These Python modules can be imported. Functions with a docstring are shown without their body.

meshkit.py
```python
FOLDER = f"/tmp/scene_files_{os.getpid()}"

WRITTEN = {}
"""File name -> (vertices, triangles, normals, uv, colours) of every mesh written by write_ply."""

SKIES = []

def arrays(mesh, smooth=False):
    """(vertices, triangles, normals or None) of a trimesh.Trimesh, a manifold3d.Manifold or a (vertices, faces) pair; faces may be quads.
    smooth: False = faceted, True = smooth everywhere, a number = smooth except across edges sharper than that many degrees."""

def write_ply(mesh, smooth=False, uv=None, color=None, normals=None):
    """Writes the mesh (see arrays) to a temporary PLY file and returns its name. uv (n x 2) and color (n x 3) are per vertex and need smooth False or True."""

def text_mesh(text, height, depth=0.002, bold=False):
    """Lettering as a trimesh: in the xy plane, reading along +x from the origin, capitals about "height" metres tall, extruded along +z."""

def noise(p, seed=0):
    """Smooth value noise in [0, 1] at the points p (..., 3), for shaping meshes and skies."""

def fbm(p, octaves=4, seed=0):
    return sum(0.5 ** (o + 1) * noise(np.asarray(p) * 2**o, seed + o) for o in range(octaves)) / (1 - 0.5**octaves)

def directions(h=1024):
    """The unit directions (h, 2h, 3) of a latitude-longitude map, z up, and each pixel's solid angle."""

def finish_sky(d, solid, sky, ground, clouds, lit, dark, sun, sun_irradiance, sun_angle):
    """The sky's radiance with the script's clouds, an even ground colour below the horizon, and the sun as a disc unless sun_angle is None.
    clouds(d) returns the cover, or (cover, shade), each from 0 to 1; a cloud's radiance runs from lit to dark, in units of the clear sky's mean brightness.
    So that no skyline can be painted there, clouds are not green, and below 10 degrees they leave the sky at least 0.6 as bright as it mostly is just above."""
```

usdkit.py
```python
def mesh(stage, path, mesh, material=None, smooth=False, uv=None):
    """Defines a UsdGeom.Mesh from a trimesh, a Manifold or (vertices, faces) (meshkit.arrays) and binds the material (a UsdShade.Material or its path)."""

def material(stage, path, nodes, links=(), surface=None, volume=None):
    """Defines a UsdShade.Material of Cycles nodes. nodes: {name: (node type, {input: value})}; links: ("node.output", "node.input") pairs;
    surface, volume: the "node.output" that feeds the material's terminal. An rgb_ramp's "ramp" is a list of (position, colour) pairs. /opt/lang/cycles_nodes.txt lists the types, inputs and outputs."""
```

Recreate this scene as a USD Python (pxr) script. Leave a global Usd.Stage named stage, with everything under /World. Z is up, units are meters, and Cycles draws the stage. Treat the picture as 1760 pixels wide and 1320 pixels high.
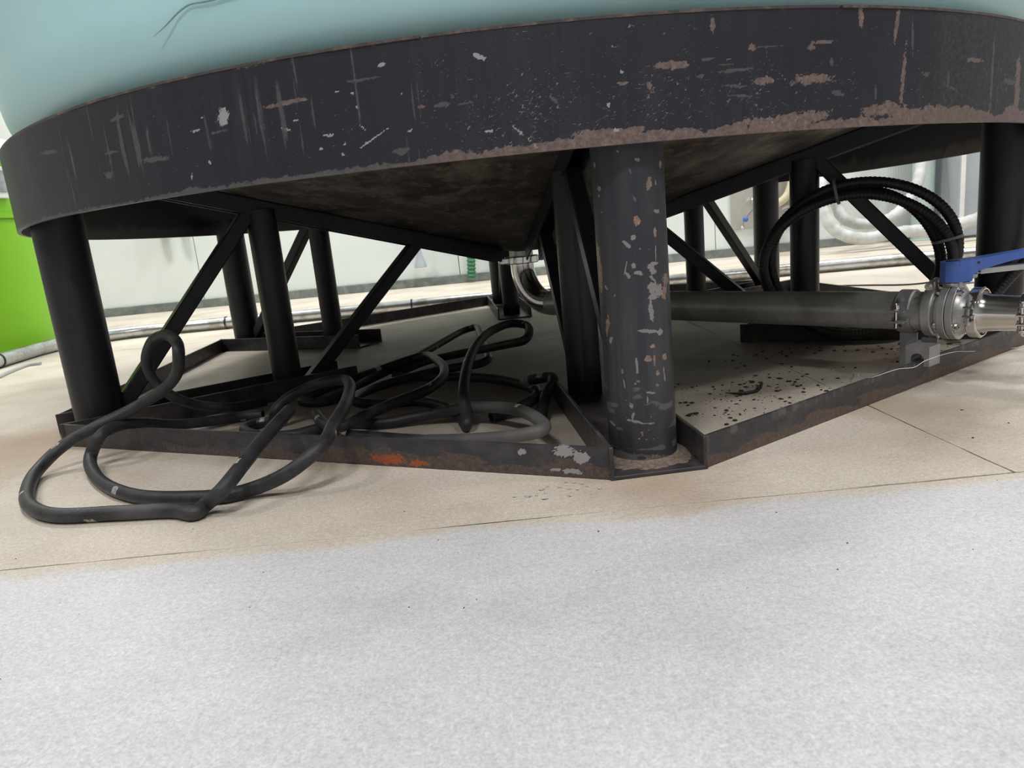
import math, random
import numpy as np, trimesh, usdkit, meshkit
from shapely.geometry import Polygon, Point, box as sbox
from pxr import Usd, UsdGeom, UsdLux, UsdShade, Gf, Sdf, Vt

stage = Usd.Stage.CreateInMemory()
UsdGeom.SetStageUpAxis(stage, 'Z'); UsdGeom.SetStageMetersPerUnit(stage, 1.0)
UsdGeom.Xform.Define(stage, '/World'); UsdGeom.Scope.Define(stage, '/World/Looks')

# ------------------------------------------------------------------ camera, light, exposure
cam = UsdGeom.Camera.Define(stage, '/World/camera')
Fv, Rv, Dv = np.array([0.0, 0.977315, -0.211793]), np.array([0.995347, -0.020407, -0.094166]), np.array([-0.096352, -0.210808, -0.972767])
CAM = np.array([0, 0, 0.4])
m = np.eye(4); m[0, :3] = Rv; m[1, :3] = -Dv; m[2, :3] = -Fv; m[3, :3] = CAM
cam.AddTransformOp().Set(Gf.Matrix4d(*m.ravel().tolist()))
cam.CreateFocalLengthAttr(24.0); cam.CreateHorizontalApertureAttr(24.0 * 1760 / 1199.24); cam.CreateVerticalApertureAttr(24.0 * 1320 / 1199.24)
cam.CreateFStopAttr(11.0); cam.CreateFocusDistanceAttr(1.3); cam.CreateExposureAttr(0.62)
cam.CreateClippingRangeAttr(Gf.Vec2f(0.02, 200))

def ceiling_lamp(name, x, y, sx, sy, power, col=(1, 0.985, 0.96), z=4.9):
    l = UsdLux.RectLight.Define(stage, '/World/' + name)
    l.CreateWidthAttr(sx); l.CreateHeightAttr(sy); l.CreateIntensityAttr(power); l.CreateColorAttr(Gf.Vec3f(*col))
    l.CreateNormalizeAttr(False)
    l.AddTranslateOp().Set(Gf.Vec3d(x, y, z))
LAMPS = [(-1.5, -2.4, 34), (2.8, -2.6, 34), (-5.0, 1.0, 26), (5.2, 1.2, 26), (-3.4, 4.5, 48), (0.4, 4.9, 40), (4.2, 4.5, 48), (0.3, -0.2, 16)]
for i, (x, y, p) in enumerate(LAMPS):
    ceiling_lamp('ceiling_lamp' + ('_%03d' % i if i else ''), x, y, 0.9, 0.45, p * 1.7)
dome = UsdLux.DomeLight.Define(stage, '/World/ambient_sky'); dome.CreateIntensityAttr(0.25); dome.CreateColorAttr(Gf.Vec3f(0.93, 0.97, 1.0))

# ------------------------------------------------------------------ helpers
used = {}
def unique(parent, name):
    k = parent + '/' + name; n = used.get(k, 0); used[k] = n + 1
    return k if n == 0 else '%s_%03d' % (k, n)
def data(prim, label=None, cat=None, group=None, kind=None):
    for k, v in (('label', label), ('category', cat), ('group', group), ('kind', kind)):
        if v: prim.SetCustomDataByKey(k, v)
    return prim
def thing(name, label=None, cat=None, group=None, kind=None, parent='/World'):
    p = unique(parent, name); x = UsdGeom.Xform.Define(stage, p)
    return data(x.GetPrim(), label, cat, group, kind)
def obj(name, mesh, mat, parent=None, label=None, cat=None, group=None, kind=None, smooth=35, wear=None):
    p = unique(str(parent.GetPath()) if parent else '/World', name)
    g = usdkit.mesh(stage, p, mesh, mat, smooth=smooth)
    if wear is not None:
        got = np.array(g.GetPointsAttr().Get())                     # the smoothing angle splits vertices: look each one's wear up
        if len(got) != len(wear):
            from scipy.spatial import cKDTree
            wear = np.asarray(wear)[cKDTree(np.asarray(mesh.vertices)).query(got)[1]]
        UsdGeom.PrimvarsAPI(g).CreatePrimvar('wear', Sdf.ValueTypeNames.Color3fArray, 'vertex').Set(Vt.Vec3fArray.FromNumpy(np.asarray(wear, np.float32)))
    return data(g.GetPrim(), label, cat, group, kind)
def cat(*ms): return trimesh.util.concatenate([x if isinstance(x, trimesh.Trimesh) else trimesh.Trimesh(*x, process=False) for x in ms])
def norm(v): v = np.asarray(v, float); return v / np.linalg.norm(v)
def frame(origin, xa, za=(0, 0, 1)):
    xa = norm(xa); ya = norm(np.cross(za, xa)); za = np.cross(xa, ya)
    M = np.eye(4); M[:3, 0], M[:3, 1], M[:3, 2], M[:3, 3] = xa, ya, za, origin
    return M
def bx(sx, sy, sz, c=(0, 0, 0), bev=0.0, M=None):
    """box with chamfered edges"""
    if bev > 0:
        h = np.array([sx, sy, sz]) / 2; pts = []
        for s in np.ndindex(2, 2, 2):
            s = np.array(s) * 2 - 1
            for k in range(3):
                d = np.full(3, bev); d[k] = 0
                pts.append(s * (h - d))
        b = trimesh.convex.convex_hull(np.array(pts))
    else:
        b = trimesh.creation.box([sx, sy, sz])
    b.apply_translation(c)
    if M is not None: b.apply_transform(M)
    return b
def bar(a, b, w, t, up=(0, 0, 1), bev=0.002):
    a, b = np.asarray(a, float), np.asarray(b, float); L = np.linalg.norm(b - a)
    return bx(L, w, t, bev=bev, M=frame((a + b) / 2, b - a, up))
def spline(P, step=0.006):
    P = np.asarray(P, float); Q = np.vstack([2 * P[0] - P[1], P, 2 * P[-1] - P[-2]]); out = []
    for i in range(1, len(Q) - 2):
        p0, p1, p2, p3 = Q[i - 1:i + 3]
        d = [max(np.linalg.norm(b - a), 1e-6) ** 0.5 for a, b in ((p0, p1), (p1, p2), (p2, p3))]
        m1 = (p1 - p0) / d[0] - (p2 - p0) / (d[0] + d[1]) + (p2 - p1) / d[1]
        m2 = (p2 - p1) / d[1] - (p3 - p1) / (d[1] + d[2]) + (p3 - p2) / d[2]
        m1, m2 = m1 * d[1], m2 * d[1]
        n = max(2, int(np.linalg.norm(p2 - p1) / step)); t = np.linspace(0, 1, n, endpoint=False)[:, None]
        out.append((2 * t**3 - 3 * t**2 + 1) * p1 + (t**3 - 2 * t**2 + t) * m1 + (-2 * t**3 + 3 * t**2) * p2 + (t**3 - t**2) * m2)
    return np.vstack(out + [P[-1:]])
def sweep(path, r, n=14, hollow=0.0, closed=False):
    """round tube along a polyline, parallel-transported; r scalar or per point. hollow: open ends with that inner radius"""
    p = np.asarray(path, float); r = np.broadcast_to(np.asarray(r, float), (len(p),))
    t = np.gradient(p, axis=0)
    if closed: t = np.roll(p, -1, 0) - np.roll(p, 1, 0)
    t /= np.linalg.norm(t, axis=1, keepdims=True) + 1e-12
    u = np.cross(t[0], [0, 0, 1.0]); u = u if np.linalg.norm(u) > 1e-3 else np.cross(t[0], [1.0, 0, 0]); u /= np.linalg.norm(u)
    U = []
    for k in range(len(p)):
        u = u - t[k] * (u @ t[k]); u /= np.linalg.norm(u); U.append(u)
    U = np.array(U); W = np.cross(t, U); a = np.arange(n) * 2 * np.pi / n
    ring = np.cos(a)[None, :, None] * U[:, None] + np.sin(a)[None, :, None] * W[:, None]
    V = p[:, None] + r[:, None, None] * ring
    m_ = len(p); i, j = np.meshgrid(np.arange(m_ if closed else m_ - 1), np.arange(n), indexing='ij')
    i2 = (i + 1) % m_
    q = np.stack([i * n + j, i * n + (j + 1) % n, i2 * n + (j + 1) % n, i2 * n + j], -1).reshape(-1, 4)
    F = np.vstack([q[:, [0, 2, 1]], q[:, [0, 3, 2]]]) if False else np.vstack([q[:, [0, 1, 2]], q[:, [0, 2, 3]]])
    V = V.reshape(-1, 3)
    if not closed:
        for end, k0 in ((0, 0), (1, (m_ - 1) * n)):
            c = len(V)
            if hollow:
                inner = p[-1 if end else 0] + hollow * ring[-1 if end else 0]
                deep = inner + (-t[-1] if end else t[0]) * 0.03
                V = np.vstack([V, inner, deep, deep.mean(0)])
                for j_ in range(n):
                    k = (j_ + 1) % n
                    T = [[k0 + j_, c + j_, c + k], [k0 + j_, c + k, k0 + k], [c + j_, c + n + j_, c + n + k], [c + j_, c + n + k, c + k], [c + n + j_, c + 2 * n, c + n + k]]
                    F = np.vstack([F, [x[::-1] if not end else x for x in T]])
            else:
                V = np.vstack([V, p[-1 if end else 0]])
                F = np.vstack([F, [[c, k0 + (j_ + 1) % n, k0 + j_] if not end else [c, k0 + j_, k0 + (j_ + 1) % n] for j_ in range(n)]])
    tm = trimesh.Trimesh(V, F, process=False)
    if tm.volume < 0: tm.invert()
    return tm
def lathe(profile, n=48, M=None, closed=True):
    """revolve (radius, height) pairs about z (closed loop profile)"""
    P = np.asarray(profile, float); k = len(P); a = np.arange(n) * 2 * np.pi / n
    V = np.stack([P[None, :, 0] * np.cos(a)[:, None], P[None, :, 0] * np.sin(a)[:, None], np.broadcast_to(P[None, :, 1], (n, k))], -1).reshape(-1, 3)
    F = []
    for i in range(n):
        i2 = (i + 1) % n
        for j in range(k if closed else k - 1):
            j2 = (j + 1) % k
            F += [[i * k + j, i2 * k + j, i2 * k + j2], [i * k + j, i2 * k + j2, i * k + j2]]
    tm = trimesh.Trimesh(V, F, process=False)
    if closed and tm.volume < 0: tm.invert()
    if M is not None: tm.apply_transform(M)
    return tm
def tubez(r, z0, z1, wall=0.004, n=48, M=None):
    return lathe([(r, z0), (r, z1), (r - wall, z1), (r - wall, z0)], n, M)
def cyl(r, z0, z1, n=32, M=None, ch=0.0):
    return lathe([(1e-5, z0), (r - ch, z0), (r, z0 + ch), (r, z1 - ch), (r - ch, z1), (1e-5, z1)], n, M)
def hexbolt(p, ax, r=0.006, hgt=0.006, washer=True):
    M = np.eye(4); M[:3, :3] = frame((0, 0, 0), norm(np.cross(ax, (0.31, 0.2, 0.9))), ax)[:3, :3]; M[:3, 3] = p
    hx = trimesh.creation.cylinder(r, hgt, sections=6); hx.apply_translation([0, 0, hgt / 2 + 0.0015])
    w = trimesh.creation.cylinder(r * 1.35, 0.0015, sections=20); w.apply_translation([0, 0, 0.00075])
    st = trimesh.creation.cylinder(r * 0.5, hgt * 0.5, sections=12); st.apply_translation([0, 0, hgt + 0.0015 + hgt * 0.25])
    o = cat(hx, w, st); o.apply_transform(M); return o

# ------------------------------------------------------------------ materials
def mat(name, nodes, links, surface='p.BSDF'):
    return usdkit.material(stage, '/World/Looks/' + name, nodes, links, surface=surface)
def plain(name, col, rough=0.5, metallic=0.0, spec=0.5, var=0.12, scale=18, bump=0.0, bscale=250, dirt=None, dscale=6, extra=None):
    """colour with gentle mottling, optional dirt blotches and fine relief"""
    c = np.array(col)
    nodes = {'g': ('geometry', {}), 'n': ('noise_texture', {'scale': scale, 'detail': 5.0, 'roughness': 0.6}),
             'r': ('rgb_ramp', {'ramp': [(0.3, tuple(c * (1 - var))), (0.7, tuple(c * (1 + var)))]}),
             'p': ('principled_bsdf', {'roughness': rough, 'metallic': metallic, 'specular_ior_level': spec, **(extra or {})})}
    links = [('g.position', 'n.vector'), ('n.fac', 'r.fac')]
    last = 'r.color'
    if dirt is not None:
        nodes['dn'] = ('noise_texture', {'scale': dscale, 'detail': 8.0, 'roughness': 0.7})
        nodes['dr'] = ('map_range', {'from_min': 0.48, 'from_max': 0.66, 'to_min': 0.0, 'to_max': 0.85, 'clamp': True})
        nodes['dm'] = ('mix_color', {'b': dirt})
        links += [('g.position', 'dn.vector'), ('dn.fac', 'dr.value'), ('dr.result', 'dm.fac'), (last, 'dm.a')]
        last = 'dm.result'
    links.append((last, 'p.base_color'))
    if bump:
        nodes['bn'] = ('noise_texture', {'scale': bscale, 'detail': 4.0})
        nodes['b'] = ('bump', {'strength': bump, 'distance': 0.002})
        links += [('g.position', 'bn.vector'), ('bn.fac', 'b.height'), ('b.normal', 'p.normal')]
    return mat(name, nodes, links)

def painted(name, base=(0.021, 0.021, 0.026), dust=(0.075, 0.073, 0.075), dust_amt=0.55, rust=(0.15, 0.088, 0.066), rust_amt=0.0, use_wear=False, pale=(0.34, 0.34, 0.345), scuff=(0.11, 0.105, 0.105), spk=0.5, rough=0.42, streak=(60, 60, 7)):
    """worn black paint: vertical dust streaks, pale specks, rust, and (use_wear) the chips recorded on the mesh"""
    N = {'g': ('geometry', {}),
         'mp': ('mapping', {'scale': streak}), 'st': ('noise_texture', {'scale': 1.0, 'detail': 6.0, 'roughness': 0.65}),
         'sr': ('map_range', {'from_min': 0.42, 'from_max': 0.8, 'to_min': 0.0, 'to_max': dust_amt, 'clamp': True}),
         'big': ('noise_texture', {'scale': 4.5, 'detail': 4.0}), 'bigr': ('map_range', {'from_min': 0.35, 'from_max': 0.7, 'to_min': 0.1, 'to_max': 1.0, 'clamp': True}),
         'sm': ('math', {'math_type': 'multiply'}),
         'c1': ('mix_color', {'a': base, 'b': dust}),
         'fn': ('noise_texture', {'scale': 330.0, 'detail': 3.0, 'roughness': 0.7}),
         'sp': ('map_range', {'from_min': 0.69, 'from_max': 0.74, 'to_min': 0.0, 'to_max': spk, 'clamp': True}),
         'big2': ('noise_texture', {'scale': 7.0, 'detail': 5.0, 'roughness': 0.7}), 'big2r': ('map_range', {'from_min': 0.47, 'from_max': 0.6, 'to_min': 0.0, 'to_max': 1.0, 'clamp': True}),
         'spm': ('math', {'math_type': 'multiply'}), 'c2': ('mix_color', {'b': (0.25, 0.25, 0.26)}),
         'rn': ('noise_texture', {'scale': 22.0, 'detail': 9.0, 'roughness': 0.75}), 'rr': ('map_range', {'from_min': 0.5, 'from_max': 0.62, 'to_min': 0.0, 'to_max': rust_amt, 'clamp': True}),
         'rv': ('rgb_ramp', {'ramp': [(0.3, tuple(np.array(rust) * 0.45)), (0.55, rust), (0.75, tuple(np.array(rust) * 1.5))]}), 'rvn': ('noise_texture', {'scale': 140.0, 'detail': 5.0, 'roughness': 0.75}),
         'c3': ('mix_color', {}),
         'bu': ('bump', {'strength': 0.25, 'distance': 0.0012}),
         'p': ('principled_bsdf', {'roughness': rough, 'specular_ior_level': 0.4})}
    L = [('g.position', 'mp.vector'), ('mp.vector', 'st.vector'), ('st.fac', 'sr.value'), ('g.position', 'big.vector'), ('big.fac', 'bigr.value'), ('sr.result', 'sm.value1'), ('bigr.result', 'sm.value2'), ('sm.value', 'c1.fac'),
         ('g.position', 'fn.vector'), ('fn.fac', 'sp.value'), ('g.position', 'big2.vector'), ('big2.fac', 'big2r.value'), ('sp.result', 'spm.value1'), ('big2r.result', 'spm.value2'), ('spm.value', 'c2.fac'), ('c1.result', 'c2.a'),
         ('g.position', 'rn.vector'), ('rn.fac', 'rr.value'), ('g.position', 'rvn.vector'), ('rvn.fac', 'rv.fac'), ('rr.result', 'c3.fac'), ('c2.result', 'c3.a'), ('rv.color', 'c3.b'),
         ('rn.fac', 'bu.height'), ('bu.normal', 'p.normal')]
    last = 'c3.result'
    if use_wear:
        N['at'] = ('attribute', {'attribute': 'wear'}); N['sc'] = ('separate_color', {})
        L.append(('at.color', 'sc.color'))
        for ch, colr in (('r', None), ('g', pale), ('b', scuff)):
            N['a' + ch] = ('math', {'math_type': 'multiply_add', 'value2': 0.55, 'value3': -0.275})
            N['e' + ch] = ('math', {'math_type': 'add'})
            N['t' + ch] = ('map_range', {'from_min': 0.42, 'from_max': 0.62, 'to_min': 0.0, 'to_max': 0.9, 'clamp': True})
            N['m' + ch] = ('mix_color', {} if colr is None else {'b': colr})
            L += [('rvn.fac', 'a%s.value1' % ch), ('sc.' + ch, 'e%s.value1' % ch), ('a%s.value' % ch, 'e%s.value2' % ch), ('e%s.value' % ch, 't%s.value' % ch), ('t%s.result' % ch, 'm%s.fac' % ch), (last, 'm%s.a' % ch)]
            if colr is None: L.append(('rv.color', 'm%s.b' % ch))
            last = 'm%s.result' % ch
    L.append((last, 'p.base_color'))
    return mat(name, N, L)

M = {}
M['ring'] = painted('ring_paint', use_wear=True, spk=0.5, base=(0.0185, 0.019, 0.027), dust=(0.055, 0.055, 0.063), rust=(0.19, 0.135, 0.118), scuff=(0.085, 0.083, 0.084), streak=(70, 70, 5))
M['post'] = painted('post_paint', use_wear=True, pale=(0.25, 0.24, 0.235), base=(0.030, 0.030, 0.039), dust=(0.11, 0.107, 0.107), dust_amt=0.7, rust=(0.27, 0.185, 0.14), spk=0.6, streak=(45, 45, 3))
M['black'] = painted('black_paint', base=(0.0145, 0.0145, 0.0195), dust=(0.055, 0.053, 0.055), spk=0.35, rough=0.4)
M['plate'] = painted('base_paint', use_wear=True, base=(0.035, 0.035, 0.042), dust=(0.15, 0.145, 0.15), dust_amt=0.6, rust=(0.115, 0.08, 0.068), rust_amt=0.35, spk=0.5, streak=(30, 30, 40))
M['plateA'] = painted('base_paint_scorched', use_wear=True, base=(0.035, 0.035, 0.042), dust=(0.15, 0.145, 0.15), dust_amt=0.6, rust=(0.105, 0.077, 0.068), rust_amt=0.35, spk=0.5, streak=(30, 30, 40), scuff=(0.34, 0.085, 0.035))
M['chan'] = painted('channel_paint', base=(0.032, 0.032, 0.037), dust=(0.2, 0.185, 0.17), dust_amt=0.7, rust=(0.14, 0.085, 0.065), rust_amt=0.45, spk=0.5, streak=(30, 30, 30))
M['cone'] = painted('cone_underside', base=(0.05, 0.045, 0.04), dust=(0.33, 0.29, 0.235), dust_amt=0.95, rust=(0.3, 0.22, 0.165), rust_amt=0.75, spk=0.8, rough=0.45, streak=(9, 9, 9))
M['steel'] = plain('polished_steel', (0.62, 0.61, 0.59), rough=0.16, metallic=1.0, var=0.05)
M['satin'] = plain('satin_steel', (0.52, 0.52, 0.52), rough=0.40, metallic=0.75, var=0.10, bump=0.03)
M['dull'] = plain('dull_steel_pipe', (0.50, 0.50, 0.49), rough=0.38, metallic=0.5, var=0.16, scale=9, dirt=(0.34, 0.33, 0.30), dscale=14, bump=0.04)
M['floorpipe'] = plain('floor_pipe_steel', (0.55, 0.55, 0.55), rough=0.3, metallic=0.9, var=0.1, dirt=(0.22, 0.19, 0.15), dscale=10)
M['galv'] = plain('galvanised_steel', (0.40, 0.40, 0.42), rough=0.5, metallic=0.5, var=0.15, bump=0.1, dirt=(0.2, 0.19, 0.18))
M['blue'] = plain('blue_plastic', (0.06, 0.135, 0.46), rough=0.38, var=0.06)
M['lime'] = plain('lime_plastic', (0.23, 0.53, 0.012), rough=0.4, var=0.05, scale=3)
M['white'] = plain('white_plastic', (0.8, 0.8, 0.78), rough=0.4, var=0.03)
M['greyhose'] = plain('pale_grey_hose', (0.60, 0.61, 0.61), rough=0.5, var=0.08, scale=25, dirt=(0.42, 0.42, 0.40), bump=0.15, bscale=80)
M['beigehose'] = plain('beige_hose', (0.66, 0.56, 0.40), rough=0.45, var=0.08)
M['green'] = plain('green_hose', (0.025, 0.16, 0.07), rough=0.4, var=0.12)
M['rubber'] = None
M['ribbed'] = plain('ribbed_black_rubber', (0.013, 0.013, 0.015), rough=0.5, var=0.25, bump=0.1)
M['tie'] = plain('grey_cable_tie', (0.16, 0.16, 0.17), rough=0.5)
M['darkcable'] = plain('dark_cable', (0.02, 0.02, 0.02), rough=0.5)
M['greycable'] = plain('grey_cable', (0.45, 0.45, 0.44), rough=0.5)
M['string'] = plain('white_string', (0.75, 0.75, 0.73), rough=0.7)
M['wall'] = mat('wall_panel_paint', {'g': ('geometry', {}), 'w': ('wave_texture', {'wave_type': 'bands', 'bands_direction': 'x', 'scale': 14.0}), 'b': ('bump', {'strength': 0.25, 'distance': 0.002}),
        'n': ('noise_texture', {'scale': 1.3, 'detail': 5.0}), 'r': ('rgb_ramp', {'ramp': [(0.3, (0.70, 0.745, 0.735)), (0.7, (0.78, 0.815, 0.80))]}), 'p': ('principled_bsdf', {'roughness': 0.4})},
        [('g.position', 'w.vector'), ('w.fac', 'b.height'), ('b.normal', 'p.normal'), ('g.position', 'n.vector'), ('n.fac', 'r.fac'), ('r.color', 'p.base_color')])
M['paintwall'] = plain('room_paint', (0.34, 0.34, 0.34), rough=0.6, var=0.03, scale=1)
M['kick'] = plain('kick_strip', (0.16, 0.185, 0.18), rough=0.5, var=0.25, scale=9, dirt=(0.30, 0.29, 0.26), dscale=12)
M['greypanel'] = plain('grey_cabinet_paint', (0.40, 0.43, 0.47), rough=0.45, var=0.06, scale=7)
M['ssplate'] = plain('stainless_plate', (0.55, 0.54, 0.50), rough=0.4, metallic=0.7, var=0.06, scale=4)
M['dirt'] = plain('dark_dirt', (0.05, 0.036, 0.026), rough=0.9, var=0.4, scale=120)
M['grime'] = plain('weld_grime', (0.17, 0.13, 0.105), rough=0.8, var=0.5, scale=160, bump=0.6, bscale=200)
M['mortar'] = plain('pale_mortar', (0.52, 0.52, 0.48), rough=0.9, var=0.15, scale=120)
M['tank'] = mat('tank_plastic', {'g': ('geometry', {}), 'n': ('noise_texture', {'scale': 2.2, 'detail': 5.0}), 'r': ('rgb_ramp', {'ramp': [(0.3, (0.44, 0.71, 0.735)), (0.7, (0.48, 0.755, 0.78))]}),
        'n2': ('noise_texture', {'scale': 260.0, 'detail': 2.0}), 'b': ('bump', {'strength': 0.03, 'distance': 0.001}),
        'p': ('principled_bsdf', {'roughness': 0.34, 'specular_ior_level': 0.45, 'subsurface_weight': 0.0})},
        [('g.position', 'n.vector'), ('n.fac', 'r.fac'), ('r.color', 'p.base_color'), ('g.position', 'n2.vector'), ('n2.fac', 'b.height'), ('b.normal', 'p.normal')])
M['crease'] = plain('tank_crease', (0.24, 0.36, 0.37), rough=0.6)
M['rubber'] = mat('hose_rubber', {'g': ('geometry', {}), 'n': ('noise_texture', {'scale': 30.0, 'detail': 6.0, 'roughness': 0.7}), 'r': ('rgb_ramp', {'ramp': [(0.35, (0.019, 0.019, 0.023)), (0.7, (0.048, 0.048, 0.055))]}),
        'v': ('voronoi_texture', {'scale': 520.0}), 'b': ('bump', {'strength': 0.28, 'distance': 0.0012}),
        'at': ('attribute', {'attribute': 'wear'}), 's': ('separate_color', {}), 'fn': ('noise_texture', {'scale': 420.0, 'detail': 2.0}), 'ad': ('math', {'math_type': 'multiply'}),
        'mr': ('map_range', {'from_min': 0.40, 'from_max': 0.48, 'to_min': 0.0, 'to_max': 0.85, 'clamp': True}), 'mx': ('mix_color', {'b': (0.55, 0.54, 0.50)}),
        'dm': ('mix_color', {'b': (0.23, 0.22, 0.22)}), 'dmr': ('math', {'math_type': 'multiply', 'value2': 0.75}),
        'p': ('principled_bsdf', {'roughness': 0.46, 'specular_ior_level': 0.45})},
        [('g.position', 'n.vector'), ('n.fac', 'r.fac'), ('g.position', 'v.vector'), ('v.distance', 'b.height'), ('b.normal', 'p.normal'), ('at.color', 's.color'), ('g.position', 'fn.vector'), ('s.r', 'ad.value1'), ('fn.fac', 'ad.value2'), ('ad.value', 'mr.value'),
         ('r.color', 'dm.a'), ('s.g', 'dmr.value1'), ('dmr.value', 'dm.fac'), ('dm.result', 'mx.a'), ('mr.result', 'mx.fac'), ('mx.result', 'p.base_color')])

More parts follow.
